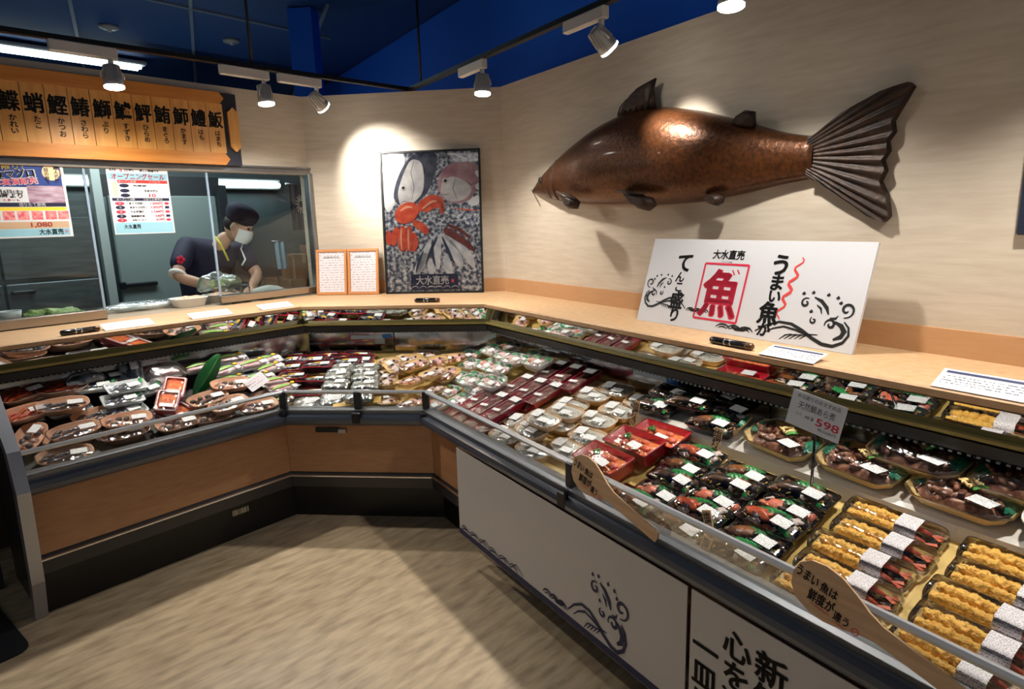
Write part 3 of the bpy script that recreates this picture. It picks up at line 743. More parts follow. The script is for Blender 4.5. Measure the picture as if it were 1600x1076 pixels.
for k, (kj, kn) in enumerate(names):
    pm = MB(); pm.box((x - PW / 2, -.050, (zi0 + zi1) / 2), (PW - .003, .012, zi1 - zi0)); pm.build('name_plank', M_signwood, t)
    put_text(mb, kj, x - PW / 2, 2.225, .094, 0, VERT, (0, -.0572, 0), 0, width=.082, bold=.085)
    put_col(mb, kn, x - PW / 2 + .005, 2.163, .030, 0, VERT, (0, -.0572, 0), 0, gap=1.05, bold=.06)
    x -= PW
pm = MB(); pm.box(((S0 + x) / 2, -.050, (zi0 + zi1) / 2), (x - S0 - .003, .012, zi1 - zi0)); pm.build('name_plank', M_signwood, t)
mb.build('lettering', M_ink, t)

# ------------------------------------------------------------------ sheets on the window glass
def sheet(label, s0, s1, z0, z1):
    t = thing('window_poster', label, 'poster', SECM['L'] @ Matrix.Translation(((s0 + s1) / 2, 3.9785, (z0 + z1) / 2)) @ VERT.to_4x4(), 'sale posters on the serving window')
    mb = MB(); mb.box((0, 0, 0), (s1 - s0, z1 - z0, .001)); mb.build('paper', mat('poster_white', (222, 224, 228), .5), t)
    return t, s1 - s0, z1 - z0
M_pblue = mat('poster_blue', (44, 74, 150), .5, col2=(26, 44, 110), scale=9); M_pcyan = mat('poster_cyan', (150, 200, 216), .5)
M_pcream = mat('poster_cream', (246, 214, 170), .5); M_ppink = mat('poster_pink', (226, 66, 92), .5); M_pyel = mat('poster_yellow', (248, 216, 60), .5)
M_pnavy = mat('poster_navy', (26, 30, 62), .5); M_ptuna = mat('poster_tuna', (196, 176, 190), .5, col2=(150, 110, 130), scale=12, stretch=(1, 5, 1)); M_pfillet = mat('poster_fillet', (224, 84, 104), .5, col2=(240, 170, 160), scale=60)
M_pwhite = mat('poster_text_white', (248, 248, 250), .5); M_ptan = mat('poster_tan', (206, 172, 140), .5)
def rects(t, nm, rs, m, z=.0009):
    for cx, cy, ww, hh in rs:
        mb = MB(); mb.box((cx, cy, z), (ww, hh, .0004)); mb.build(nm, m, t)
def texts(t, nm, tx, m, z=.0018):
    for body, x, y, h, wd in tx:
        mb = MB(); put_text(mb, body, x, y, h, z=z, width=wd, bold=.06); mb.build(nm, m, t)
t, pw, ph = sheet('tuna cutting show poster on the serving window pane, blue with a price of 1,080', .40, .955, 1.572, 1.94)
r_ = .955 - (.955 + .40) / 2   # local x of the outer edge
X = lambda u: r_ - .278 * (1 - u)   # u from 0 (picture edge) to 1
Y = lambda v: ph / 2 - ph * v
rects(t, 'blue_ground', [(-.004, Y(.17), pw - .02, ph * .30)], M_pblue)
rects(t, 'tan_ground', [(-.006, Y(.83), pw - .012, ph * .09)], M_ptan); rects(t, 'cyan_foot', [(-.006, Y(.93), pw - .012, ph * .10)], M_pcyan)
rects(t, 'navy_band', [(-.006, Y(.555), pw - .012, ph * .055)], M_pnavy); rects(t, 'yellow_band', [(-.006, Y(.612), pw - .012, ph * .045)], M_pyel)
rects(t, 'tuna_photo', [(X(.68), Y(.415), .155, ph * .23)], M_ptuna, .0011)
rects(t, 'fillet_photo', [(X(u), Y(.70), .047, ph * .115) for u in (.07, .28, .49, .70, .89, -.14, -.35)], M_pfillet)
mb = MB(); mb.ell((X(.80), Y(.12), .0008), (.048, .05, .0006), seg=24, rings=4); mb.build('cream_balloon', M_pcream, t)
texts(t, 'yellow_lettering', [('六日限り！', X(.10), Y(.05), .030, .165)], M_pyel)
texts(t, 'white_lettering', [('切りたて即売', X(.44), Y(.555), .016, .11)], M_pwhite)
mb = MB(); put_text(mb, '生本マグロ', X(.18), Y(.155), .042, z=.0016, width=.21, bold=.2, rot=.10); mb.build('white_outline', M_pwhite, t); mb = MB(); put_text(mb, '解体実演販売', X(.18), Y(.255), .032, z=.0016, width=.225, bold=.12, rot=.08); mb.build('white_outline', M_pwhite, t)
mb = MB(); put_text(mb, '生本マグロ', X(.18), Y(.155), .038, z=.0022, width=.20, bold=.06, rot=.10); mb.build('black_lettering', M_ink, t)
texts(t, 'black_lettering', [('6月6日(土)', X(.12), Y(.385), .017, .115), ('10時より', X(.12), Y(.435), .022, .11), ('大水直売', X(.66), Y(.925), .026, .105)], M_ink)
mb = MB(); put_col(mb, '職人の技', X(.88), Y(.03), .019, z=.002, bold=.06); mb.build('black_lettering', M_ink, t)
mb = MB(); put_col(mb, '目の前で', X(.73), Y(.06), .019, z=.002, bold=.06); mb.build('black_lettering', M_ink, t)
texts(t, 'red_lettering', [('1,080', X(.53), Y(.83), .027, .09), ('スタート', X(.14), Y(.495), .013, .07)], M_redline)
mb = MB(); put_text(mb, '解体実演販売', X(.18), Y(.255), .027, z=.0022, width=.215, bold=.03, rot=.08); mb.build('pink_lettering', M_ppink, t); mb = MB(); put_text(mb, '日', X(.90), Y(.925), .015, z=.002, width=.012); mb.build('seal', M_ppink, t)
t, pw, ph = sheet('opening sale poster on the window with red and navy price rows', 1.150, 1.463, 1.573, 1.938)
rects(t, 'cyan_head', [(0, Y(.14), pw - .012, ph * .10), (0, Y(.905), pw - .012, ph * .16)], M_pcyan)
rects(t, 'red_band', [(.02, Y(.215), pw * .82, ph * .045)], M_redline); rects(t, 'navy_band', [(0, Y(.48), pw - .02, ph * .042)], M_pnavy)
rects(t, 'cream_label', [(-.125, Y(.33), .022, ph * .21)], M_pcream)
for bx_, v in ((-.078, .275), (-.078, .35), (-.078, .42), (-.112, .60), (-.112, .73)):
    mb = MB(); mb.ell((bx_, Y(v), .001), (.024, .010, .0006), seg=16, rings=4); mb.build('navy_badge', M_pnavy, t)
rects(t, 'navy_tag', [(.13, Y(v), .022, .014) for v in (.60, .73)], M_pnavy)
for v in (.54, .665, .79):
    mb = MB(); mb.ell((-.112, Y(v), .001), (.024, .010, .0006), seg=16, rings=4); mb.build('red_badge', M_ppink, t)
    mb = MB(); mb.ell((.13, Y(v), .001), (.013, .008, .0006), seg=12, rings=4); mb.build('red_tag', M_ppink, t)
texts(t, 'red_lettering', [('オープニングセール', 0, Y(.14), .030, .27), ('10', .06, Y(.42), .022, .034), ('1,000円', .075, Y(.54), .015, .062), ('1,000円', .075, Y(.60), .015, .062), ('1,544円', .075, Y(.665), .015, .062), ('540円', .085, Y(.73), .015, .046), ('429円', .085, Y(.79), .015, .046), ('5', -.085, Y(.045), .022, .014)], M_ppink)
texts(t, 'white_lettering', [('オープン記念', -.06, Y(.215), .010, .09), ('イベント', .08, Y(.215), .010, .06), ('日替りお買得品', .06, Y(.48), .010, .10), ('オープン三日間', -.08, Y(.48), .010, .09)] + [('日', -.112, Y(v), .009, .008) for v in (.54, .60, .665, .73, .79)], M_pwhite)
texts(t, 'black_lettering', [('6月', -.125, Y(.045), .016, .03), ('日(金)', -.045, Y(.045), .016, .045), ('新しい売場です', .06, Y(.05), .013, .10), ('まぐろ切落し', -.025, Y(.54), .011, .08), ('本まぐろ切落し', -.02, Y(.60), .011, .09), ('うなぎ蒲焼', -.03, Y(.665), .011, .07), ('塩銀鮭切身', -.03, Y(.73), .011, .07), ('お魚コーナー', -.025, Y(.79), .010, .07), ('先着様', .0, Y(.275), .009, .07), ('生本マグロ', .055, Y(.35), .012, .07), ('大水直売', -.065, Y(.885), .022, .085)], M_ink)

# ------------------------------------------------------------------ framed seafood poster
PW_, PH_ = .675, .94
tl = math.atan2(.055, PH_)
PB = Matrix.Translation((-.952, 4.18, 1.117)) @ Matrix.Rotation(-tl, 4, 'X') @ VERT.to_4x4()
t = thing('framed_poster', 'framed seafood poster with crab and fish leaning on the wall', 'poster', PB)
mb = MB()
for c, d in (((0, .006, 0), (PW_, .012, .02)), ((0, PH_ - .006, 0), (PW_, .012, .02)), ((-PW_ / 2 + .006, PH_ / 2, 0), (.012, PH_, .02)), ((PW_ / 2 - .006, PH_ / 2, 0), (.012, PH_, .02))): mb.box(c, d)
mb.build('frame', M_black, t)
M_ice = mat('print_ice', (66, 76, 100), .3, col2=(250, 252, 255), scale=42, detail=12, lo=.42, hi=.68)
mb = MB(); mb.box((0, PH_ / 2, -.002), (PW_ - .02, PH_ - .02, .006)); mb.build('print', M_ice, t)
def P(u, v): return ((u - .5) * (PW_ - .024), .012 + (1 - v) * (PH_ - .024))
def shape(nm, outs, m, z):
    mb = MB()
    for o_ in outs:
        pts = [P(*p) for p in o_]
        for _ in range(2 if len(pts) < 12 else 1): pts = [(p[0] * w_ + q[0] * (1 - w_), p[1] * w_ + q[1] * (1 - w_)) for p, q in zip(pts, pts[1:] + pts[:1]) for w_ in (.78, .22)]
        a = sum(pts[i][0] * pts[(i + 1) % len(pts)][1] - pts[(i + 1) % len(pts)][0] * pts[i][1] for i in range(len(pts)))
        if a < 0: pts.reverse()
        mb.prism(pts, z, z + .0005)
    return mb.build(nm, m, t)
M_fsil = mat('print_silver', (238, 236, 232), .3, col2=(206, 202, 204), scale=14); M_fdark = mat('print_dark', (92, 96, 112), .3, col2=(52, 56, 74), scale=20)
M_fpink = mat('print_pink', (222, 186, 186), .3, col2=(176, 118, 130), scale=7); M_crab = mat('print_crab', (238, 108, 66), .3, col2=(214, 66, 40), scale=16)
M_crabhi = mat('print_crab_light', (250, 178, 140), .3); M_sard = mat('print_sardine', (244, 244, 246), .3, col2=(196, 202, 212), scale=18); M_sardb = mat('print_sardine_back', (52, 62, 86), .3)
M_shr = mat('print_shrimp', (150, 66, 50), .3, col2=(104, 40, 36), scale=40)
shape('white_gill', [[(.0, .0), (.28, .0), (.17, .2), (.10, .40), (0, .42)]], M_pwhite, .0015)
shape('dark_fish', [[(.10, .33), (.13, .22), (.22, .09), (.34, .0), (.60, .0), (.55, .16), (.47, .28), (.38, .34), (.22, .40)]], M_fdark, .002)
shape('silver_face', [[(.15, .28), (.20, .18), (.30, .04), (.42, .06), (.44, .18), (.42, .28), (.36, .33), (.22, .40), (.17, .37)]], M_fsil, .0028)
shape('pink_fish', [[(.57, .25), (.585, .18), (.66, .10), (.80, .07), (1.0, .09), (1.0, .20), (.95, .31), (.86, .36), (.72, .37), (.62, .33)]], M_fpink, .002)
shape('pale_face', [[(.60, .28), (.62, .21), (.72, .17), (.84, .20), (.94, .27), (.86, .34), (.72, .36), (.64, .33)]], M_fsil, .0028)
shape('pale_fin', [[(.87, .36), (.95, .32), (1.0, .31), (1.0, .38), (.92, .39)], [(.95, .15), (1.0, .13), (1.0, .20)], [(.95, .25), (1.0, .22), (1.0, .29)]], M_pwhite, .003)
mb = MB()
def pl(pts, wd, m=0, z=.0036): stroke(mb, [P(*p) for p in pts], wd, m, I3, (0, 0, z))
for k in range(5): pl([(.44 + .03 * k, .02 + .05 * k * .2), (.47 + .022 * k, .12), (.43 + .03 * k, .24)], .004)
pl([(.34, .05), (.30, .14), (.33, .24), (.30, .33)], .005); pl([(.17, .36), (.22, .34), (.27, .345)], .005)
pl([(.60, .295), (.65, .305), (.69, .295)], .005); pl([(.76, .19), (.73, .26), (.77, .34)], .005); pl([(.86, .20), (.92, .24), (.98, .22)], .008)
pl([(.72, .0), (.80, .04), (.90, .06)], .006, 1); pl([(.76, .02), (.86, .05), (.94, .05)], .004, 1); pl([(.74, .40), (.86, .415), (.99, .42)], .010, 2)
mb.build('fish_lines', [mat('print_line', (110, 104, 112), .4), M_pwhite, M_crab], t)
mb = MB()
for u, v, r in ((.655, .205, .020), (.215, .245, .018)):
    x, y = P(u, v); mb.ell((x, y, .0035), (r, r, .0006), seg=18, rings=4, m=0); mb.ell((x, y, .0044), (r * .55, r * .55, .0006), seg=14, rings=4, m=1)
mb.build('fish_eye', [M_fsil, M_ink], t)
def limb(pts, wd, n=7):
    L, R_ = [], []
    for i, p in enumerate(pts):
        a = pts[max(i - 1, 0)]; b = pts[min(i + 1, len(pts) - 1)]
        dx, dy = b[0] - a[0], b[1] - a[1]; d = math.hypot(dx, dy) or 1
        ww = wd[i] / 2; L.append((p[0] - dy / d * ww, p[1] + dx / d * ww)); R_.append((p[0] + dy / d * ww, p[1] - dx / d * ww))
    return L + R_[::-1]
body = [(.24 + .13 * cos(a) * 1.0, .425 + .075 * sin(a) - .02 * cos(a)) for a in [2 * pi * k / 20 for k in range(20)]]
limbs = [limb([(.36, .40), (.46, .345), (.56, .32)], (.07, .075, .05)), limb([(.42, .41), (.52, .37), (.60, .36), (.61, .44)], (.05, .06, .06, .04)), limb([(.55, .32), (.61, .35), (.62, .42)], (.05, .05, .03)),
         limb([(.30, .49), (.40, .53), (.46, .57)], (.05, .065, .05)), limb([(.20, .52), (.17, .60), (.18, .70)], (.06, .085, .075)), limb([(.26, .52), (.25, .62), (.25, .70)], (.05, .075, .07)),
         limb([(.14, .53), (.10, .58), (.08, .66)], (.05, .07, .06)), limb([(.30, .57), (.33, .64), (.28, .70)], (.05, .06, .05)), limb([(.04, .55), (.03, .62), (.05, .65)], (.05, .06, .04))]
shape('crab', [body] + limbs, M_crab, .0048)
shape('crab_shine', [limb([(.18, .53), (.165, .60), (.17, .69)], (.015, .022, .015)), limb([(.25, .54), (.245, .62), (.245, .69)], (.015, .02, .015)), limb([(.40, .40), (.50, .35), (.56, .345)], (.012, .02, .012)), limb([(.17, .41), (.24, .38), (.30, .385)], (.012, .02, .012))], M_crabhi, .0058)
shape('sardines', [limb([(.56, .58), (.46, .68), (.38, .78), (.32, .87)], (.03, .085, .09, .04)), limb([(.56, .58), (.54, .68), (.53, .78), (.55, .84)], (.04, .10, .09, .03)), limb([(.58, .58), (.68, .67), (.76, .76), (.80, .83)], (.04, .10, .09, .04)), limb([(.62, .60), (.78, .67), (.88, .76), (.93, .83)], (.03, .07, .08, .03)), limb([(.44, .72), (.34, .82), (.27, .95)], (.06, .08, .03)), limb([(.62, .74), (.65, .82), (.68, .88)], (.05, .10, .05)), limb([(.46, .76), (.48, .83), (.50, .87)], (.05, .10, .05))], M_sard, .0040)
shape('sardine_backs', [limb([(.55, .60), (.475, .70), (.42, .80)], (.015, .03, .012)), limb([(.50, .62), (.49, .72), (.52, .82)], (.015, .035, .012)), limb([(.60, .60), (.655, .70), (.72, .80)], (.015, .035, .012)), limb([(.40, .70), (.345, .78), (.31, .86)], (.01, .03, .01))], M_sardb, .0056)
shape('shrimp', [limb([(.62, .55), (.74, .60), (.86, .66), (.94, .71)], (.05, .06, .05, .025)), limb([(.66, .52), (.78, .55), (.90, .62)], (.02, .03, .02))], M_shr, .004)
mb = MB(); x, y = P(.505, .93); mb.box((x, y, .0075), (.325, .105, .001)); mb.build('logo_plate', mat('logo_navy', (22, 26, 66), .4), t)
mb = MB(); put_text(mb, '大水直売', x - .015, y + .012, .055, z=.0085, width=.225, bold=.06); put_text(mb, 'Daisui Chokubai', x, y - .03, .011, z=.0085, bold=0)
for k in range(6): stroke(mb, arc(x - .135 + .055 * k, y - .05, .022, 20, 160, 8, 1.2), .0035, 0, I3, (0, 0, .0085))
mb.build('logo_lettering', M_pwhite, t)
mb = MB(); mb.box((x + .125, y + .006, .0085), (.016, .022, .0006)); mb.build('logo_seal', M_ppink, t)
mb = MB(); mb.box((0, PH_ / 2, .0098), (PW_ - .024, PH_ - .024, .0008)); mb.build('cover_glass', film_mat('poster_glass', (1, 1, 1), .8, .01, .02, 0), t)

# ------------------------------------------------------------------ two framed certificates
M_cert = print_mat('certificate_print', (222, 222, 228), (186, 160, 170), 60, 90, .5, .35)
M_certframe = mat('certificate_frame', (206, 140, 84), .45)
for k, (s, lab) in enumerate(((-1.672, 'wood-framed certificate beside the steel window frame'), (-1.448, 'wood-framed certificate next to the seafood poster'))):
    t = thing('framed_certificate', lab, 'certificate', Matrix.Translation((s, 4.175, 1.117)) @ Matrix.Rotation(-.16, 4, 'X') @ VERT.to_4x4(), 'wood-framed certificates')
    fw, fh = .218, .312
    mb = MB()
    for c, d in (((0, .009, 0), (fw, .018, .016)), ((0, fh - .009, 0), (fw, .018, .016)), ((-fw / 2 + .009, fh / 2, 0), (.018, fh - .036, .016)), ((fw / 2 - .009, fh / 2, 0), (.018, fh - .036, .016))): mb.box(c, d, bev=.002)
    mb.build('frame', M_certframe, t)
    mb = MB(); mb.box((0, fh / 2, -.002), (fw - .03, fh - .03, .004)); p_ = mb.build('certificate_paper', M_cert, t)
    mb = MB(); put_text(mb, '営業許可証', 0, fh - .055, .014, z=.0012, width=.11, bold=.0); mb.build('heading', mat('grey_ink', (110, 110, 120), .6), p_)

# dark framed panel at the picture's edge on the long wall
t = thing('wall_panel', 'dark navy framed panel on the wall beyond the bronze fish tail', 'wall panel', SECM['R'] @ Matrix.Translation((-.42, 2.305, 1.0)))
mb = MB(); mb.box((0, -.012, .79), (.68, .024, .56), bev=.004); mb.build('frame', mat('panel_navy', (38, 44, 62), .4), t)
mb = MB(); mb.box((0, -.0255, .79), (.60, .003, .48)); mb.build('panel_face', mat('panel_face', (60, 66, 84), .35), t)

# ------------------------------------------------------------------ small things on the counter top
def pen(lab, sec, s, o, L, yaw):
    t = thing('pen_light', lab, 'pen', SECM[sec] @ Matrix.Translation((s, o, 1.117)) @ Matrix.Rotation(yaw, 4, 'Z'), 'black pens on the counter')
    r = .0135
    mb = MB(); prof = [(-.5, .55), (-.47, .9), (-.40, 1), (.34, 1)]
    mb.loft([[(x * L, r * k * cos(a), r + r * k * sin(a)) for a in [2 * pi * j / 14 for j in range(14)]] for x, k in prof], 0, True); mb.build('barrel', mat('pen_black', (20, 16, 18), .2, coat=.6), t)
    mb = MB(); mb.loft([[(x * L, r * k * cos(a), r + r * k * sin(a)) for a in [2 * pi * j / 14 for j in range(14)]] for x, k in ((.34, 1), (.40, 1.03), (.44, .95), (.47, 1.0), (.5, .6))], 0, True); mb.build('end_cap', mat('pen_brown', (110, 84, 66), .25, metal=.5), t)
    mb = MB()
    for x in (-.12, .02): mb.loft([[(x * L + e, r * 1.04 * cos(a), r + r * 1.04 * sin(a)) for a in [2 * pi * j / 14 for j in range(14)]] for e in (-.003, .003)], 0, True)
    mb.build('ring', M_chrome, t)
pen('black pen-shaped bar lying before the first white card at the chrome end', 'L', .81, off('L', .575) + .04, .165, .02)
pen('black pen-shaped bar lying on the counter below the seafood poster', 'C', -.892, 3.70, .155, 0)
pen('black pen-shaped bar lying below the white sign board', 'R', -1.45, off('R', .575) + .035, .19, -.02)
def card(lab, sec, s, o, L, D, tiltx, blue):
    t = thing('notice_card', lab, 'card', SECM[sec] @ Matrix.Translation((s, o, 1.1175 + D / 2 * sin(tiltx))) @ Matrix.Rotation(tiltx, 4, 'X'), 'white cards on the counter')
    mb = MB(); mb.box((0, 0, .0006), (L, D, .0012)); mb.build('card_paper', mat('card_white', (222, 221, 224), .5), t)
    mb = MB(); mb.box((0, D * .36, .0014), (L * .9, D * .12 if blue else .002, .0004)); mb.build('heading_bar', mat('card_navy', (52, 56, 92), .5), t)
    mb = MB(); mb.box((0, -D * .06, .0014), (L * .88, D * .5, .0004)); mb.build('printed_lines', print_mat('card_lines', (222, 221, 224), (90, 86, 100), 95, 150, .5, .42), t)
card('white notice card next to the pen at the chrome end of the counter', 'L', 1.02, off('L', .575) + .055, .225, .085, .3, 0)
card('white notice card on the counter below the pass-through opening', 'L', 1.43, off('L', .575) + .055, .22, .08, .3, 0)
card('white notice card on the counter near the kitchen corner', 'L', 1.81, off('L', .575) + .055, .20, .08, .3, 0)
card('pinkish white notice card below the white sign board beside the pen', 'R', -1.21, off('R', .575) - .012 + .055, .20, .085, .25, 1)
card('white notice card with navy bar on the counter past the sign board', 'R', -.665, off('R', .575) - .012 + .055, .21, .085, .45, 1)

# ------------------------------------------------------------------ price card on a clear stand
t = thing('price_card', 'white price card marked 598 standing on a clear rod among the simmered fish trays', 'price card', SECM['R'] @ Matrix.Translation((-.992, 1.70, dz('R', 1.70) + .008)))
mb = MB(); mb.loft([[(r * cos(a), r * sin(a), z) for a in [2 * pi * j / 12 for j in range(12)]] for r, z in ((.018, 0), (.018, .004), (.004, .006), (.0035, .24))], 0, True); mb.build('stand', M_acrylic, t)
cm = Matrix.Translation((0, -.005, .285)) @ Matrix.Rotation(radians(8), 4, 'Y') @ Matrix.Rotation(-.12, 4, 'X') @ VERT.to_4x4()
mb = MB(); mb.box((0, 0, 0), (.168, .108, .0012)); mb.build('card_face', mat('card_grey', (222, 226, 230), .45), t, cm)
mb = MB(); put_text(mb, '本日盛りのおすすめ品', 0, .040, .012, z=.0011, width=.135, bold=0.0); put_text(mb, '天然鯛あら煮', 0, .014, .021, z=.0011, width=.115, bold=.01)
put_text(mb, '1パック', -.05, -.014, .009, z=.0011, width=.018); put_text(mb, '本体', -.022, -.016, .009, z=.0011, width=.014); put_text(mb, '¥', -.005, -.016, .012, z=.0011, width=.009); put_text(mb, '税込645円', .045, -.037, .008, z=.0011, width=.055); mb.build('lettering', mat('grey_print', (70, 74, 86), .6), t, cm)
mb = MB(); put_text(mb, '598', .042, -.017, .027, z=.0013, width=.070, bold=.03); mb.build('price', M_red, t, cm)

# ------------------------------------------------------------------ wooden paddle signs on the rail
M_paddle = mat('paddle_wood', (222, 184, 144), .5, col2=(206, 166, 126), scale=6, stretch=(1, 12, 12))
def paddle(lab, s0, z0, s1, z1):
    """round head at (s0, z0), thin handle toward (s1, z1), leaning on the glass"""
    L = math.hypot(s1 - s0, z1 - z0); ang = math.atan2(z1 - z0, s1 - s0)
    t = thing('rice_paddle_sign', lab, 'sign', SECM['R'] @ Matrix.Translation((s0, off('R', -.012), z0)) @ Matrix.Rotation(radians(-10), 4, 'X') @ VERT.to_4x4(), 'rice paddle signs on the rail')
    R_ = rmat(z=ang)
    out = []
    hw = .062
    prof = [(-.075, .0), (-.068, .030), (-.045, .052), (-.01, .062), (.03, .060), (.07, .046), (.105, .030), (.14, .021), (L, .017)]
    pts = [(x, y) for x, y in prof] + [(L + .004, 0)] + [(x, -y) for x, y in reversed(prof[1:])]
    pts.reverse()
    mb = MB(); c = [R_ @ Vector((x, y, 0)) for x, y in pts]
    mb.prism([(p.x, p.y) for p in c], -.003, .003); mb.build('paddle', M_paddle, t)
    mb = MB(); zz = .0042
    put_text(mb, 'うまい', -.036, .022, .026, z=zz, width=.056, bold=.05, rot=-.22); put_text(mb, '魚は', .018, .010, .022, z=zz, width=.042, bold=.05, rot=-.15)
    put_text(mb, '鮮度が', .004, -.020, .026, z=zz, width=.064, bold=.05, rot=-.15); put_text(mb, '違う', .054, -.038, .020, z=zz, width=.036, bold=.05, rot=-.15)
    mb.build('lettering', M_ink, t)
    mb = MB()
    stroke(mb, [(-.020 + .006 * k, -.037 - .0010 * k + .002 * (k % 2)) for k in range(9)], .0025, 0, I3, (0, 0, zz)); stroke(mb, [(.038 + .006 * k, -.052 - .0012 * k + .002 * (k % 2)) for k in range(6)], .0025, 0, I3, (0, 0, zz))
    stroke(mb, arc(.088, -.050, .0075, 0, 360, 14), .002, 0, I3, (0, 0, zz), taper=False); stroke(mb, [(.083, -.053), (.093, -.047)], .002, 0, I3, (0, 0, zz))
    mb.build('red_marks', M_redline, t)
paddle('wooden rice paddle sign leaning on the rail beside the dark glass post', -1.56, .735, -1.215, .655)
paddle('wooden rice paddle sign leaning on the rail in front of the tempura packs', -.715, .735, -.36, .655)

# wooden grill tags standing between the trays
def stake(lab, s, o, lift, h, lean=0.0, txt='塩焼き'):
    t = thing('wooden_tag', lab, 'tag', SECM['R'] @ Matrix.Translation((s, o, dz('R', o) + lift)) @ Matrix.Rotation(lean, 4, 'Y') @ Matrix.Rotation(-.1, 4, 'X') @ VERT.to_4x4(), 'wooden grill tags')
    mb = MB(); w_ = .016
    mb.prism([(-.006, 0), (.006, 0), (w_, h * .25), (w_, h), (-w_, h), (-w_, h * .25)], -.0015, .0015); mb.build('stake', M_paddle, t)
    mb = MB(); put_col(mb, txt, 0, h * .95, h * .26, 0, I3, (0, 0, .0022), 0, gap=.95, bold=.04); mb.build('lettering', M_ink, t)
stake('wooden salt-grilled tag standing behind the red boxes', -1.80, 1.745, .0, .13, .12)
stake('wooden salt-grilled tag standing before the raised shelf edge', -1.385, 1.735, .0, .13, .12)
stake('wooden salt-grilled tag near the rail, lower one behind the front glass', -1.105, 1.345, .0, .085, .25)
stake('wooden salt-grilled tag near the rail, poking above the rail', -1.095, 1.385, .03, .10, -.35)

# ------------------------------------------------------------------ the kitchen behind the window
LM = SECM['L']
M_fridge = mat('fridge_steel', (124, 134, 136), .32, metal=.75, col2=(104, 114, 118), scale=5, stretch=(1, 1, 8))
t = thing('refrigerator', 'tall dark steel refrigerator at the kitchen back behind the tuna poster', 'refrigerator', LM @ Matrix.Translation((.88, 5.9, 0)))
mb = MB(); mb.box((0, 0, .93), (1.2, .56, 1.86), bev=.01); mb.build('body', M_fridge, t)
for s in (-.3, .3):
    for z0, z1 in ((.08, 1.24), (1.27, 1.70)):
        mb = MB(); mb.box((s, -.295, (z0 + z1) / 2), (.585, .035, z1 - z0), bev=.006); d_ = mb.build('door', M_fridge, t)
        mb = MB(); mb.box((s + (.2 if s < 0 else -.2), -.325, z1 - .06), (.14, .03, .03), bev=.008); mb.build('handle', M_black, d_)
mb = MB(); mb.box((.35, -.30, 1.78), (.22, .02, .07)); mb.build('control_panel', M_black, t)
mb = MB(); lbox(mb, 1.5, 1.56, 5.55, 5.62, 0, 2.3); struct(mb.build('trim_2', mat('post_grey', (150, 162, 160), .4)))
M_door = mat('cold_door', (116, 132, 130), .45)
t = struct(thing('door_1', 'grey insulated cold room door with a dark lever handle', 'door', LM @ Matrix.Translation((2.02, 5.64, 0))))
mb = MB(); mb.box((0, 0, .93), (.82, .06, 1.86), bev=.01); mb.build('door_leaf', M_door, t)
mb = MB(); mb.box((-.28, -.05, 1.165), (.26, .03, .032), bev=.008); mb.box((-.40, -.04, 1.165), (.04, .05, .06), bev=.008); mb.build('door_handle', mat('handle_dark', (40, 44, 48), .3, metal=.6), t)
mb = MB(); lbox(mb, 1.56, 2.50, 5.68, 5.78, 1.86, 2.02); lbox(mb, 2.43, 2.50, 5.55, 5.62, 0, 1.95); struct(mb.build('trim_3', mat('frame_dark', (34, 38, 42), .5)))
t = thing('noren_curtain', 'dark navy cloth curtain with a pale crest hanging in the kitchen', 'curtain', LM @ Matrix.Translation((3.16, 5.5, 1.55)))
mb = MB(); N = 16
mb.loft([[(-.10 + .21 * k / N, .012 * sin(k * 1.3), z) for k in range(N + 1)] for z in (0, .2, .41)], 0, True, False, False, closed=False); mb.build('cloth', mat('noren_navy', (26, 30, 48), .8), t)
mb = MB()
for k in range(14):
    a = 2 * pi * k / 14; stroke(mb, [(.02 * cos(a), .03 * sin(a)), (.055 * cos(a), .085 * sin(a))], .014, 0, VERT, (-.005, -.018, .235), 0)
mb.build('crest', mat('crest_cream', (226, 214, 190), .7), t)
mb = MB(); mb.tube([(-.13, 0, .42), (.13, 0, .42)], .01, 8); mb.build('rod', M_steel, t)
t = thing('kitchen_shelf', 'small dark kitchen shelf cabinet under the navy curtain', 'cabinet', LM @ Matrix.Translation((3.2, 5.6, 0)))
mb = MB(); mb.box((0, .1, .55), (.5, .5, 1.1), bev=.01); mb.build('body', mat('cab_brown', (84, 66, 54), .5), t)
for lab, s, o, w_, d_, h_, z, c in (('brown cardboard carton on the kitchen cabinet below the curtain', 3.13, 5.6, .2, .25, .22, 1.10, (126, 98, 74)), ('smaller cardboard carton on the kitchen cabinet next to the wall', 3.33, 5.62, .17, .22, .30, 1.10, (104, 80, 62))):
    t = thing('carton', lab, 'box', LM @ Matrix.Translation((s, o, z + .002)), 'cartons in the kitchen')
    mb = MB(); mb.box((0, 0, h_ / 2), (w_, d_, h_)); mb.build('box_body', mat('carton%d' % int(s * 100), c, .7), t)
    mb = MB(); mb.box((0, 0, h_ + .001), (.04, d_, .001)); mb.box((0, -d_ / 2 - .001, h_ - .04), (.04, .001, .08)); mb.build('tape', mat('tape', (170, 140, 100), .3), t)
t = thing('hand_towel', 'pale blue hand towel hanging near the cold room door', 'towel', LM @ Matrix.Translation((2.92, 5.50, 1.2)))
mb = MB(); mb.loft([[(-.055 + .11 * k / 8, .01 * sin(k * 1.7 + z * 4), z) for k in range(9)] for z in (0, .12, .25)], 0, True, False, False, closed=False); mb.build('cloth', mat('towel_blue', (150, 176, 188), .9), t)
mb = MB(); mb.tube([(-.08, 0, .255), (.08, 0, .255)], .006, 8); mb.tube([(0, 0, .255), (0, .1, .255), (0, .1, -1.2)], .008, 8); mb.build('stand', M_steel, t)
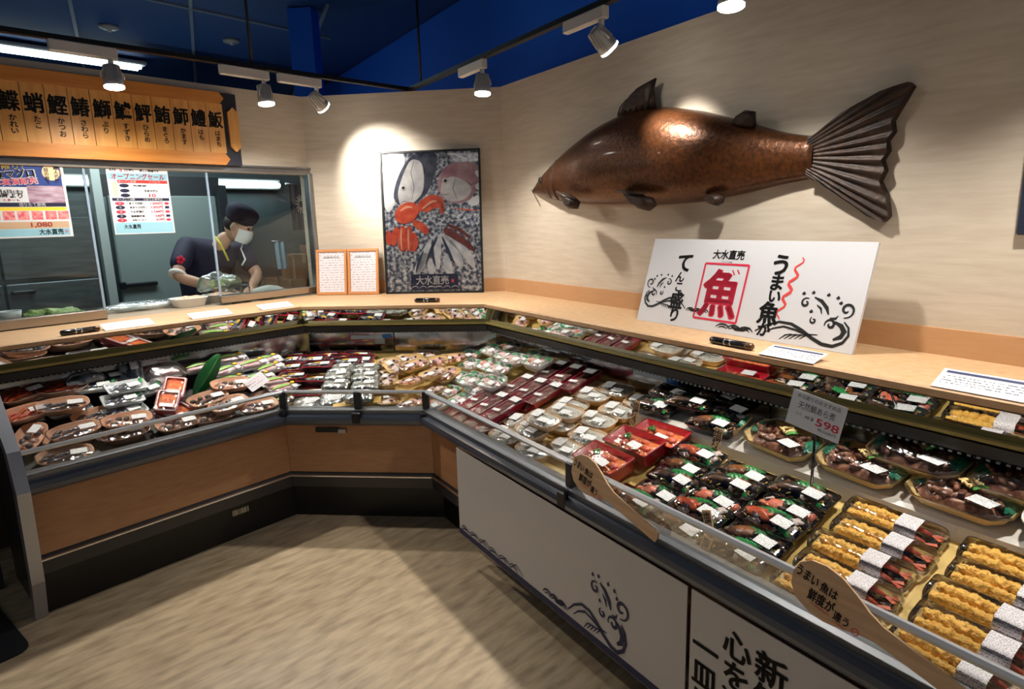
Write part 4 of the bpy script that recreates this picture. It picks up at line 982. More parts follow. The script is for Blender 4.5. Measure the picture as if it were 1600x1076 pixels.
# things on the pass-through worktop
M_foam = mat('foam_white', (232, 232, 230), .5)
t = thing('bagged_fish', 'whole silver fish in a clear bag lying in the pass-through opening', 'fish', LM @ Matrix.Translation((1.33, 4.22, 1.118)))
mb = MB(); mb.ell((0, 0, .022), (.19, .045, .020), seg=20, rings=10); mb.loft([[(-.18, 0, .03), (-.25, -.03, .012), (-.25, .035, .012)], [(-.18, 0, .026), (-.25, -.03, .008), (-.25, .035, .008)]]); mb.build('fish', mat('fish_skin', (150, 170, 168), .25, col2=(214, 220, 216), scale=14, metal=.3), t)
mb = MB(); mb.ell((.01, 0, .026), (.25, .085, .028), disp=.35, freq=14, seg=28, rings=12); mb.build('bag', M_bag, t)
def bowl_tray(lab, s, o, z, r=.085):
    t = thing('takeaway_tray', lab, 'tray', LM @ Matrix.Translation((s, o, z)), 'white trays in the pass-through')
    mb = MB(); mb.loft([[(r * k * (1.25) * math.copysign(abs(cos(a)) ** .6, cos(a)), r * k * math.copysign(abs(sin(a)) ** .6, sin(a)), z_) for a in [2 * pi * j / 28 for j in range(28)]] for k, z_ in ((.78, 0), (.97, .05), (1.03, .052), (.97, .054), (.93, .05), (.78, .012))], 0, True); mb.build('tray', M_foam, t)
    mb = MB(); mb.ell((0, 0, .042), (r * .95, r * .7, .02), disp=.5, freq=40, seg=20, rings=8); mb.build('food', mat('orange_food', (226, 170, 130), .5, col2=(236, 214, 190), scale=50), t)
    return t
bowl_tray('white foam tray of pale food in the pass-through next to the bagged fish', 1.545, 4.13, 1.118)
bowl_tray('white foam tray under the blue plastic bag in the pass-through', 1.77, 4.18, 1.118)
t = thing('plastic_bag', 'pale blue plastic bag with greens bunched on a tray in the opening', 'bag', LM @ Matrix.Translation((1.79, 4.25, 1.178)))
mb = MB(); mb.ell((0, 0, .06), (.13, .09, .062), disp=.6, freq=16, seg=30, rings=16, seed=3); mb.build('bag', film_mat('blue_bag', (.78, .88, .95), 2.2, .18, .3, .8, 45), t)
mb = MB(); mb.ell((.02, -.01, .05), (.07, .05, .035), disp=.8, freq=40, seg=20, rings=10); mb.build('greens', mat('greens', (70, 130, 60), .5, col2=(190, 206, 130), scale=50), t)
for k, (s, o, h_) in enumerate(((1.875, 4.20, .14), (1.96, 4.24, .12))):
    t = thing('glass_jar', ('taller' if k == 0 else 'shorter') + ' clear glass jar on the kitchen worktop behind the glass', 'jar', LM @ Matrix.Translation((s, o, 1.09)), 'glass jars on the kitchen worktop')
    mb = MB(); mb.loft([[(.036 * q * cos(a), .036 * q * sin(a), z) for a in [2 * pi * j / 18 for j in range(18)]] for q, z in ((.9, 0), (1, .01), (1, h_ * .8), (.85, h_ * .9))], 0, True, cap1=False); mb.build('jar', M_acrylic, t)
    mb = MB(); mb.loft([[(.033 * cos(a), .033 * sin(a), z) for a in [2 * pi * j / 18 for j in range(18)]] for z in (h_ * .9, h_)], 0, True); mb.build('lid', M_steel, t)
    mb = MB(); mb.loft([[(.032 * cos(a), .032 * sin(a), z) for a in [2 * pi * j / 14 for j in range(14)]] for z in (.004, h_ * .5)], 0, True); mb.build('contents', M_foam, t)
t = thing('cloth_bundle', 'white folded cloth on the worktop behind the steel sill', 'cloth', LM @ Matrix.Translation((2.16, 4.25, 1.09)))
mb = MB(); mb.ell((0, 0, .045), (.12, .07, .05), disp=.4, freq=14, seg=24, rings=10, pw=.8); mb.build('cloth', mat('cloth_white', (214, 224, 222), .9), t)
mb = MB(); mb.ell((-.42 - .95, 0, .052), (.16, .06, .035), disp=.7, freq=30, seg=24, rings=10)
g = mb.build('leafy_greens', mat('greens', (70, 130, 60), .5)); g.matrix_world = LM @ Matrix.Translation((2.25, 4.25, 1.09)); tag(g, 'low bunch of leafy greens behind the steel sill under the tuna poster', 'vegetables')
t = thing('takeaway_cups', 'pale plastic tubs stacked behind the steel sill at the picture edge', 'tub', LM @ Matrix.Translation((.64, 4.25, 1.09)))
for k in range(2):
    mb = MB(); mb.loft([[(.055 * q * cos(a) + .03 * k, .055 * q * sin(a), z + .05 * k) for a in [2 * pi * j / 18 for j in range(18)]] for q, z in ((.85, 0), (1, .048), (.9, .046), (.8, .01))], 0, True); mb.build('tub', M_foam, t)

# ------------------------------------------------------------------ the person at the worktop
def skin(name, pts, edges, radii, mats, parent, root=0, sub=2):
    me = bpy.data.meshes.new(name); me.from_pydata([Vector(p) for p in pts], edges, [])
    o = bpy.data.objects.new(name, me); COL.objects.link(o)
    md = o.modifiers.new('skin', 'SKIN'); md.use_smooth_shade = True
    for i, r in enumerate(radii):
        rr = r if isinstance(r, tuple) else (r, r)
        me.skin_vertices[0].data[i].radius = rr
    me.skin_vertices[0].data[root].use_root = True
    sb = o.modifiers.new('sub', 'SUBSURF'); sb.levels = sub; sb.render_levels = sub
    bpy.context.view_layer.update()
    m2 = bpy.data.meshes.new_from_object(o.evaluated_get(bpy.context.evaluated_depsgraph_get()))
    vs = [v.co.copy() for v in m2.vertices]; fs = [tuple(p.vertices) for p in m2.polygons]
    bpy.data.objects.remove(o); bpy.data.meshes.remove(me); bpy.data.meshes.remove(m2)
    return vs, fs
M_skin = mat('skin', (214, 170, 146), .5)
M_uniform = mat('uniform_navy', (30, 30, 62), .75, col2=(22, 22, 48), scale=30)
M_apron = mat('apron_black', (24, 22, 30), .7)
per = thing('person', 'person in navy cap, white face mask and navy shirt bending over the kitchen worktop', 'person', LM.copy())
pelvis = Vector((1.86, 4.88, .95)); chest = Vector((1.96, 4.76, 1.33)); neck = Vector((2.03, 4.66, 1.50)); head = Vector((2.115, 4.56, 1.605))
sh_r = Vector((1.80, 4.74, 1.475)); el_r = Vector((1.665, 4.60, 1.27)); wr_r = Vector((1.90, 4.42, 1.165))
sh_l = Vector((2.17, 4.72, 1.44)); el_l = Vector((2.23, 4.58, 1.24)); wr_l = Vector((2.10, 4.43, 1.165))
pts = [pelvis, Vector((1.91, 4.83, 1.14)), chest, neck, neck.lerp(head, .45), sh_r, el_r, wr_r, sh_l, el_l, wr_l]
ed = [(0, 1), (1, 2), (2, 3), (3, 4), (2, 5), (5, 6), (6, 7), (2, 8), (8, 9), (9, 10)]
rad = [(.13, .09), (.12, .085), (.115, .08), .055, .052, .055, .045, .030, .055, .045, .030]
for sx, x in ((-1, 1.77), (1, 1.96)):   # legs
    b = len(pts); pts += [Vector((x, 4.88, .82)), Vector((x, 4.86, .48)), Vector((x, 4.90, .07)), Vector((x, 4.78, .04))]
    ed += [(0, b), (b, b + 1), (b + 1, b + 2), (b + 2, b + 3)]; rad += [.085, .058, .045, .035]
for wr, sgn in ((wr_r, 1), (wr_l, -1)):     # hands: palm, four fingers, thumb
    b = len(pts); d = Vector((sgn * .5, -.75, -.15)).normalized(); sd = Vector((d.y, -d.x, 0)).normalized()
    palm = wr + d * .055; pts.append(palm); rad.append((.032, .018)); ed.append((pts.index(wr), b))
    for k, ln in enumerate((.062, .072, .068, .054)):
        base = palm + d * .03 + sd * (-.024 + .016 * k); c = len(pts)
        pts += [base, base + d * ln * .5 + Vector((0, 0, -.010)), base + d * ln * .85 + Vector((0, 0, -.034))]; rad += [.0085, .008, .0065]
        ed += [(b, c), (c, c + 1), (c + 1, c + 2)]
    c = len(pts); tb = wr + d * .03 - sd * sgn * .030
    pts += [tb, tb + d * .035 - sd * sgn * .012 + Vector((0, 0, -.012)), tb + d * .06 - sd * sgn * .008 + Vector((0, 0, -.024))]; rad += [.011, .0095, .0075]; ed += [(b, c), (c, c + 1), (c + 1, c + 2)]
vs, fs = skin('body', pts, ed, rad, None, per)
mb = MB(); mb.add(vs, fs, 0, True)
face = Vector((.62, -.62, -.48)).normalized()          # where the bowed face looks
up_ = (Vector((0, 0, 1)) - face * face.z).normalized(); sd_ = face.cross(up_)
HR = Matrix((sd_, face, up_)).transposed()
mb.ell(head, (.074, .095, .112), HR, seg=24, rings=16)
mb.ell(head + HR @ Vector((0, .03, -.055)), (.055, .065, .06), HR, seg=18, rings=10)
mb.ell(head + HR @ Vector((0, .098, -.018)), (.014, .022, .024), HR, seg=12, rings=8)
for sx in (-1, 1):
    mb.ell(head + HR @ Vector((sx * .076, -.005, -.01)), (.010, .022, .032), HR, seg=12, rings=8)
    mb.ell(head + HR @ Vector((sx * .032, .082, .014)), (.014, .010, .007), HR, seg=10, rings=6, m=1)
mb.tube([head + HR @ Vector((x, .090, -.068)) for x in (-.02, 0, .02)], .004, 6, m=1)
mb.build('body', [M_skin, M_ink], per)
# shirt
sv, sf = skin('shirt', [Vector((1.88, 4.86, 1.0)), Vector((1.91, 4.83, 1.14)), chest, neck + Vector((-.01, .02, -.03)), sh_r, sh_r.lerp(el_r, .82), sh_l, sh_l.lerp(el_l, .85)],
              [(0, 1), (1, 2), (2, 3), (2, 4), (4, 5), (2, 6), (6, 7)], [(.17, .13), (.165, .125), (.175, .13), .075, (.085, .08), .072, (.085, .08), .072], None, per)
mb = MB(); mb.add(sv, sf, 0, True); sh_ob = mb.build('shirt', M_uniform, per)
mb = MB()
c_ = sh_r.lerp(el_r, .45)
for k in range(5):
    a = 2 * pi * k / 5; mb.ell(c_ + Vector((-.035 + .018 * cos(a), -.075, .018 * sin(a))), (.014, .010, .014), seg=8, rings=6)
mb.build('sleeve_emblem', M_red, sh_ob)
mb = MB(); cf = sh_r.lerp(el_r, .94); dd = (el_r - sh_r).normalized(); mb.tube([cf - dd * .012, cf + dd * .010], .058, 18); mb.build('cuff', M_white, sh_ob)
av, af = skin('apron', [Vector((1.88, 4.80, .62)), Vector((1.90, 4.79, .95)), Vector((1.94, 4.755, 1.15)), Vector((2.03, 4.66, 1.33))], [(0, 1), (1, 2), (2, 3)], [(.19, .15), (.18, .145), (.16, .13), (.10, .09)], None, per)
mb = MB(); mb.add(av, af, 0, True); mb.build('apron', M_apron, per)
mb = MB(); mb.tube([neck + Vector((-.06, -.02, .03)), neck + Vector((-.055, -.09, -.02)), neck + Vector((-.03, -.13, -.14))], .008, 6); mb.build('lanyard', mat('lanyard_yellow', (206, 196, 60), .6), per)
mb = MB(); mb.tube([head + HR @ Vector((-.02, .07, -.11)), head + HR @ Vector((-.06, .06, -.16)), head + Vector((-.03, -.11, -.24)), head + Vector((-.06, -.11, -.28))], .006, 6); mb.build('neck_strap', M_white, per)
# mask, cap, hair
mb = MB(); rows = []
for j in range(9):
    v = j / 8; row = []
    for i in range(15):
        a = radians(-80 + 160 * i / 14)
        row.append(head + HR @ Vector((.080 * sin(a) * (1 - .15 * v), .012 + .092 * cos(a) ** .8 + .016 * sin(pi * v) * cos(a), -.008 - .092 * v + .012 * cos(a) * (1 - v) + (.010 if j % 2 else 0) * 0)))
    rows.append(row)
mb.loft(rows, 0, True, False, False, closed=False); mk = mb.build('face_mask', mat('mask_white', (226, 232, 236), .8), per)
mb = MB()
for sx in (-1, 1): mb.tube([head + HR @ Vector((sx * .074, .03, -.02)), head + HR @ Vector((sx * .084, .0, .01)), head + HR @ Vector((sx * .084, -.02, -.02)), head + HR @ Vector((sx * .07, .02, -.075))], .0022, 5)
mb.build('ear_loop', M_white, mk)
mb = MB()
mb.loft([[head + HR @ Vector((r * cos(a) * .98, r * sin(a) * 1.14 - .008, z)) for a in [2 * pi * k / 26 for k in range(26)]] for r, z in ((.082, .024), (.085, .04), (.098, .072), (.102, .10), (.093, .128), (.068, .148), (.03, .156))], 0, True)
mb.build('cap', mat('cap_navy', (28, 28, 56), .8), per)
mb = MB(); mb.ell(head + HR @ Vector((0, -.02, .0)), (.079, .088, .075), HR, disp=.08, freq=40, seg=20, rings=10); mb.build('hair', mat('hair_black', (22, 18, 18), .6), per)

# ------------------------------------------------------------------ packed food: tray shapes
def rr(a, b, r, n=5):
    out = []
    for cx, cy, a0 in ((a - r, b - r, 0), (-a + r, b - r, 90), (-a + r, -b + r, 180), (a - r, -b + r, 270)):
        for k in range(n): t_ = radians(a0 + 90 * k / (n - 1)); out.append((cx + r * cos(t_), cy + r * sin(t_)))
    return out
def octo(a, b, c):
    pts = [(a, b - c), (a - c, b), (-a + c, b), (-a, b - c), (-a, -b + c), (-a + c, -b), (a - c, -b), (a, -b + c)]
    out = []
    for i, p in enumerate(pts):     # slightly rounded corners
        q, r_ = pts[i - 1], pts[(i + 1) % 8]
        for e, o_ in ((.12, q), (0, p), (.12, r_)):
            out.append((p[0] + (o_[0] - p[0]) * e, p[1] + (o_[1] - p[1]) * e) if e else (p[0] * .992, p[1] * .992))
    return out
def boat(a, b, p=2.5, n=30):
    return [(a * math.copysign(abs(cos(t_)) ** (2 / p), cos(t_)), b * math.copysign(abs(sin(t_)) ** (1.7 / p), sin(t_))) for t_ in [2 * pi * k / n for k in range(n)]]
def tray_mb(out, h, base=.8, rim=.05, m=0, lift=None):
    R_ = lambda k, z: [(x * k, y * k, z + (lift(x, y) if lift and z > h * .5 else 0)) for x, y in out]
    mb = MB(); mb.loft([R_(base, 0), R_(1 - rim, h - .002), R_(1, h), R_(1, h + .0015), R_(1 - rim * 1.1, h + .001), R_(base * .97, .003)], m, True)
    return mb
def film_mb(out, h, bulge, rag=.002, seed=0, flat=.62):
    mb = MB(); rings = []
    for k, z in ((1.005, h - .004), (1.004, h + .003), (.95, h + bulge * .45), (flat, h + bulge * .95), (.3, h + bulge), (.05, h + bulge)):
        rings.append([(x * k, y * k, z + noise.noise(Vector((x * k * 40 + seed, y * k * 40, seed))) * rag) for x, y in out])
    mb.loft(rings, 0, True, False, True); return mb
def mound_mb(out, k0, z0, hgt, amp, freq, mb=None, m=0, seed=0, n=9):
    mb = mb or MB(); rings = []
    for i in range(n):
        k = k0 * (1 - i / (n - .6)); t_ = i / (n - 1)
        rings.append([(x * k, y * k, z0 + hgt * min(1, t_ * 3) ** .6 + (noise.noise(Vector((x * k * freq + seed, y * k * freq, seed))) * amp if i else 0)) for x, y in out])
    mb.loft(rings, m, True, False, True); return mb
def leaf_mb(mb, c, L, w_, yaw, m=0, z=0.0, arch=.01, teeth=9, jag=.72):
    c = Vector(c); ca, sa = cos(yaw), sin(yaw); l, r_ = [], []
    for k in range(teeth * 2 + 1):
        t_ = k / (teeth * 2); ww = w_ * (sin(pi * min(1, t_ * .95 + .03)) ** .6) * (1 if k % 2 else jag)
        x = (t_ - .5) * L; zz = arch * sin(pi * t_) + z
        for lst, sg in ((l, 1), (r_, -1)): lst.append(c + Vector((x * ca - sg * ww * sa, x * sa + sg * ww * ca, zz - ww * .25)))
    mid = [(a + b) / 2 + Vector((0, 0, w_ * .25)) for a, b in zip(l, r_)]; n = len(l)
    mb.add(l + mid + r_, [(i, n + i, n + i + 1, i + 1) for i in range(n - 1)] + [(n + i, 2 * n + i, 2 * n + i + 1, n + i + 1) for i in range(n - 1)], m, False)
def label_ob(parent, x, y, z, L, D, yaw=0.0, pitch=0.0, m=None):
    mb = MB(); mb.box((0, 0, 0), (L, D, .0008))
    return mb.build('price_label', m or M_lbl, parent, Matrix.Translation((x, y, z)) @ Matrix.Rotation(yaw, 4, 'Z') @ Matrix.Rotation(pitch, 4, 'X'))
ORD = ['first', 'second', 'third', 'fourth', 'fifth', 'sixth', 'seventh', 'eighth', 'ninth', 'tenth', 'eleventh', 'twelfth']
def deckM(sec, s, o, lift, yaw=0.0, pitch=0.0, roll=0.0):
    return SECM[sec] @ Matrix.Translation((s, o, dz(sec, o) + lift + .0042)) @ Matrix.Rotation(math.atan(.29 / KQ[sec]) + pitch, 4, 'X') @ Matrix.Rotation(roll, 4, 'Y') @ Matrix.Rotation(yaw, 4, 'Z')
def lay(protos, sec, items, desc, group, start, rows, rev=False, step=.09):
    """set copies of the kinds in protos on the sloping deck; each is named by its row from the rail and its place in the row"""
    its = sorted(range(len(items)), key=lambda i: items[i][1])
    row_of = {}; r_ = 0; o0 = items[its[0]][1]
    for i in its:
        if items[i][1] - o0 > step and r_ < len(rows) - 1: r_ += 1; o0 = items[i][1]
        row_of[i] = r_
    for r_ in range(len(rows)):
        mem = sorted([i for i in its if row_of[i] == r_], key=lambda i: items[i][0], reverse=rev)
        for k, i in enumerate(mem):
            it = items[i]; pr, d_ = protos[i % len(protos)]
            lab = f'{desc if d_ is None else d_}, {ORD[k]} from {start}, {rows[r_]}'
            if len(lab.split()) > 16: print('LONG', lab)
            pitch = it[4] if len(it) > 4 else 0.0
            M = deckM(sec, it[0], it[1], it[2], radians(it[3]), pitch)
            if not pr.get('placed'):
                pr['placed'] = 1; pr.matrix_world = M; pr['label'] = lab; pr['group'] = group
            else:
                c = dup(pr, M, lab, group)
                if 'placed' in c: del c['placed']
PROTOS = []
def proto(name, cat):
    t = thing(name, 'food pack', cat); PROTOS.append(t); return t

# food materials
M_foamw = mat('tray_white', (240, 242, 242), .35)
M_cream = mat('tray_cream', (240, 206, 166), .4); M_creamy = mat('tray_yellowcream', (238, 206, 142), .4)
M_peach = mat('tray_peach', (226, 176, 142), .4); M_blk = mat('tray_black', (16, 16, 18), .25, coat=.5)
M_maroon = mat('tray_maroon', (170, 26, 60), .3, coat=.3); M_redtray = mat('tray_red', (186, 28, 48), .25, coat=.6)
M_leaf = mat('leaf_green', (28, 120, 62), .35, col2=(50, 156, 80), scale=60); M_parsley = mat('parsley', (70, 150, 60), .5)
M_ginger = mat('ginger', (236, 212, 150), .5, bump=.4, bscale=120)
M_salmon = mat('salmon_meat', (224, 104, 74), .35, col2=(240, 150, 120), scale=40, stretch=(1, 5, 1)); M_pinkfish = mat('pink_meat', (226, 158, 158), .35, col2=(240, 206, 200), scale=30, stretch=(1, 4, 1))
M_whitefish = mat('white_meat', (232, 222, 214), .35, col2=(216, 190, 184), scale=30, stretch=(4, 1, 1))
M_eel = mat('eel_dark', (88, 52, 48), .3, col2=(186, 140, 124), scale=45, stretch=(2, .6, 1), lo=.4, hi=.7, coat=.3)
M_shirasu = mat('whitebait', (242, 240, 232), .45, col2=(214, 212, 200), scale=130, detail=6, lo=.4, hi=.6, bump=.8, bscale=150)
M_grill = mat('grilled_skin', (150, 92, 48), .35, col2=(56, 36, 26), scale=28, lo=.42, hi=.62, coat=.3, bump=.3, bscale=60)
M_grilldk = mat('grilled_dark', (58, 46, 42), .28, col2=(128, 92, 62), scale=30, lo=.45, hi=.7, coat=.3); M_redfish = mat('red_skin', (190, 70, 42), .3, col2=(224, 120, 74), scale=24, coat=.3)
M_ara = mat('simmered_fish', (104, 60, 42), .3, col2=(184, 134, 104), scale=40, lo=.4, hi=.7, coat=.4, bump=.4, bscale=70)
M_temp = mat('tempura_batter', (250, 206, 104), .55, col2=(238, 178, 74), scale=55, lo=.35, hi=.7, bump=.8, bscale=110)
M_shrimpt = mat('shrimp_tail', (206, 104, 66), .4, col2=(190, 70, 46), scale=60); M_roe = mat('salmon_roe', (240, 120, 60), .15, col2=(250, 170, 110), scale=90, voronoi=True, bump=.7, coat=.5)
M_egg = mat('orange_pieces', (236, 150, 80), .35, col2=(216, 96, 60), scale=40)
M_sil = mat('silver_fish', (166, 172, 180), .25, metal=.4, col2=(90, 96, 110), scale=20, stretch=(1, 6, 1)); M_dkfish = mat('dark_fish', (60, 60, 68), .3, col2=(120, 116, 114), scale=30)
M_gold = mat('gold_flecks', (200, 164, 70), .35); M_shell = mat('dark_shell', (44, 36, 40), .3, coat=.3, bump=.4, bscale=60); M_bagsil = mat('silver_bag_contents', (170, 168, 154), .3, col2=(112, 110, 98), scale=45, lo=.4, hi=.65, bump=.7, bscale=50)

# --- white trays of sliced fish near the corner
whites = []
for v in range(3):
    t = proto('sashimi_tray', 'fish tray'); out = rr(.082, .056, .02)
    tray_mb(out, .022, .84).build('tray', M_foamw, t)
    mb = MB(); mm = [(M_salmon, 'salmon'), (M_pinkfish, 'pink'), (M_whitefish, 'white')][v]
    for k in range(4 + v): mb.ell((-.050 + .028 * k * (1 if v < 2 else .8), .004 * (k % 2), .020), (.015, .026, .008), rmat(z=.35 + k, y=.35), .5, 60, 10, 7, k % 2, k + v)
    for k in range(3): mb.ell((.03 - .03 * k, -.03 + .012 * k, .016), (.022, .012, .008), rmat(z=.8 * k), .5, 60, 9, 6, 1, k)
    mb.build('fish_slices', [mm[0], M_whitefish], t)
    mb = MB(); leaf_mb(mb, (-.052, .030, .020), .075, .017, .5); leaf_mb(mb, (.040, .034, .020), .06, .012, -.2); leaf_mb(mb, (-.058, -.03, .020), .05, .012, 1.2); mb.build('garnish_leaf', M_leaf, t)
    film_mb(out, .022, .014, .004, v * 3).build('film', M_film, t)
    label_ob(t, .040, -.025, .0385, .05, .03, -.15)
    whites.append((t, f'white {mm[1]}-slice fish tray'))
white = [(-2.9, 1.40, 0, 0), (-2.985, 1.515, 0, 8), (-2.79, 1.50, 0, 3), (-2.77, 1.585, .022, -6), (-3.05, 1.63, .01, 4), (-2.93, 1.645, .024, 0), (-2.745, 1.66, .046, -4), (-2.80, 1.735, .06, 5), (-3.13, 1.745, .02, 5), (-2.955, 1.76, .04, -3), (-2.765, 1.82, .08, 4), (-2.62, 1.86, .06, -4), (-2.575, 1.83, .095, 2), (-2.90, 1.86, .06, 6), (-2.74, 1.92, .05, 0), (-3.16, 1.58, .0, 4), (-3.25, 1.80, .03, 6), (-3.10, 1.88, .05, -4), (-3.0, 1.93, .06, 3), (-2.66, 1.60, .075, 3), (-2.86, 1.60, .045, 6)]
lay(whites, 'R', white, None, 'white fish-slice trays by the corner', 'the corner post', ['along the rail', 'second row back', 'third row back', 'back row by the steel'])

# --- maroon long boxes of glazed eel
eels = []
for v in range(2):
    t = proto('eel_box', 'fish box'); out = rr(.048, .108, .006, 3)
    tray_mb(out, .028, .86, .05).build('box', M_maroon, t)
    mb = MB(); mound_mb(rr(.038, .092, .01), 1, .012, .013, .004, 50, mb, 0, v); mb.build('glazed_eel', M_eel, t)
    film_mb(out, .028, .006, .0015, v, .8).build('clear_lid', M_lid, t)
    label_ob(t, 0, .074, .0358, .066, .036, 0); label_ob(t, -.004, -.035, .0358, .05, .018, .1)
    eels.append((t, 'maroon box of glazed eel'))
maroon = [(-2.715, 1.46, 0, 3), (-2.61, 1.457, 0, 2), (-2.505, 1.46, 0, 3), (-2.40, 1.46, 0, 1), (-2.625, 1.515, .036, 2), (-2.52, 1.51, .036, 3), (-2.41, 1.512, .036, 0), (-2.56, 1.69, .036, 2), (-2.45, 1.695, .036, 3), (-2.335, 1.70, .036, 0), (-2.50, 1.685, 0, 0), (-2.39, 1.69, 0, 0), (-2.50, 1.862, .04, 3), (-2.385, 1.865, .04, 2), (-2.27, 1.86, .04, 2)]
lay(eels, 'R', maroon, None, 'maroon eel boxes', 'the white trays', ['bottom layer by the rail', 'stacked layer behind the rail', 'middle row', 'back row by the steel'], step=.045)

# --- cream boat trays of whitebait
baits = []
for v in range(2):
    t = proto('whitebait_tray', 'fish tray'); out = boat(.100, .056, 2.7)
    tray_mb(out, .032, .74, .04).build('tray', M_cream, t)
    mound_mb(out, .88, .022, .008, .003, 60, None, 0, v).build('whitebait', M_shirasu, t)
    film_mb(out, .032, .008, .0015, v, .85).build('film', M_film, t)
    label_ob(t, -.048, .012, .0418, .052, .050, .15); label_ob(t, .026, -.014, .0418, .058, .030, .1)
    baits.append((t, 'cream boat tray of whitebait'))
cream = [(-2.235, 1.412, 0, 0), (-2.02, 1.412, 0, 2), (-2.11, 1.465, .036, -3), (-2.265, 1.515, 0, 4), (-2.075, 1.50, .072, 0), (-2.09, 1.63, .036, 5), (-1.90, 1.485, 0, 0), (-1.885, 1.59, 0, 4), (-2.09, 1.595, 0, 2), (-2.165, 1.725, 0, 3), (-1.945, 1.69, .006, 4), (-2.125, 1.82, .012, 4), (-1.925, 1.79, .0, 0), (-2.06, 1.90, .012, 3), (-1.87, 1.885, .0, 2)]
lay(baits, 'R', cream, None, 'cream whitebait trays', 'the eel boxes', ['along the rail', 'second row back', 'third row back', 'fourth row back', 'back row by the steel'])

# --- red square boxes
t = proto('roe_bowl_box', 'rice box'); out = rr(.115, .062, .008, 3)
tray_mb(out, .052, .88, .05).build('box', M_redtray, t)
mb = mound_mb(rr(.10, .05, .01), .98, .028, .012, .006, 45)
for k in range(9): mb.ell((-.07 + .018 * k, .018 * sin(k * 2.3), .044), (.017, .013, .009), rmat(z=k), .5, 60, 9, 6, 1 + k % 2, k)
mb.build('salmon_and_roe', [M_roe, M_salmon, M_egg], t)
mb = MB()
for k in range(7): mb.ell((-.045 + .008 * cos(k * 2), .012 + .010 * sin(k * 2), .052), (.010, .006, .005), rmat(z=k), .8, 90, 7, 5, 0, k)
mb.build('parsley', M_parsley, t)
film_mb(out, .052, .008, .003, 2, .85).build('film', M_film, t); label_ob(t, .035, -.03, .0612, .058, .034, -.1)
lay([(t, 'red box of salmon and roe')], 'R', [(-1.655, 1.47, .03, -2), (-1.625, 1.600, .034, 0), (-1.62, 1.725, .0, 2)], None, 'red salmon boxes', 'the whitebait trays', ['in front by the rail', 'in the middle of three', 'at the back of three'])
# --- black trays of salt-grilled fish
grills = []
for v in range(4):
    t = proto('grilled_fish_tray', 'fish tray'); out = rr(.101, .046, .012, 4)
    tray_mb(out, .024, .86, .05).build('tray', M_blk, t)
    mb = MB(); m1, m2, nm = [(M_redfish, M_whitefish, 'red fish'), (M_grill, M_grilldk, 'browned fish'), (M_grilldk, M_grill, 'dark fish'), (M_salmon, M_grilldk, 'salmon')][v]
    q_ = random.Random(v + 3)
    mb.ell((-.040, .006, .026), (.044, .022, .014), rmat(z=.15 + .1 * v), .6, 35, 16, 10, 0, v)
    for k in range(16):
        mb.ell((q_.uniform(-.082, .082), q_.uniform(-.034, .030), .024 + q_.uniform(0, .007)), (q_.uniform(.008, .020), q_.uniform(.006, .012), q_.uniform(.005, .010)), rmat(x=q_.uniform(-.4, .4), z=q_.uniform(0, 3)), .8, 70, 9, 6, (1, 2, 1, 3, 0)[k % 5], k + v * 17)
    mb.build('grilled_fish', [m1, m2, M_shell, M_whitefish], t)
    mb = MB(); leaf_mb(mb, (-.012, .030, .026), .12, .017, .12 + .1 * v); leaf_mb(mb, (.055, -.022, .024), .05, .012, -.5); mb.build('green_leaf', M_leaf, t)
    mb = MB()
    for k in range(44):
        a = 2 * pi * k / 44; q_ = 1 - .18 * (k % 3 == 0); mb.ell((.089 * q_ * cos(a), .040 * q_ * sin(a), .024 + .006 * sin(k * 3)), (.009, .0026, .0018), rmat(z=a + 1.2 + k, x=.5 * sin(k)), .5, 80, 6, 4, k % 2, k)
    mb.build('gold_trim', [M_gold, M_shell], t)
    film_mb(out, .024, .020, .002, v, .72).build('clear_lid', M_lid, t); label_ob(t, .042, -.008, .0455, .058, .036, -.12)
    grills.append((t, f'black tray of grilled {nm}'))
black = []
for r_, o_ in enumerate((1.400, 1.476, 1.552, 1.628, 1.702)):
    for c_ in range(3):
        if (r_, c_) == (2, 0) or (r_, c_) == (1, 0) or r_ > 2 or c_ or r_ == 0:
            black.append((-1.415 + .200 * c_ + (.030 if c_ == 0 and r_ in (1, 2) else 0), o_, .0 if (c_ + r_) % 2 else .014, ((c_ * 5 + r_ * 3) % 5) - 2))
lay(grills, 'R', black, None, 'black grilled fish trays', 'the red boxes', ['front row', 'second row', 'third row', 'fourth row', 'row before the raised shelf'], step=.05)
backs = [(s + .01 * k, o_, .053 + (.012 if k else 0), 3 - 4 * k) for k, o_ in enumerate((1.825, 1.915)) for s in (-1.745, -1.455)] + [(-1.60, 1.87, .08, 6), (-1.52, 1.96, .075, -3)]
lay([grills[2], grills[1]], 'R', [(a, b, c, d) for a, b, c, d in backs], None, 'black grilled fish trays on the raised shelf', 'the whitebait', ['front of the raised shelf', 'back of the raised shelf'], step=.06)

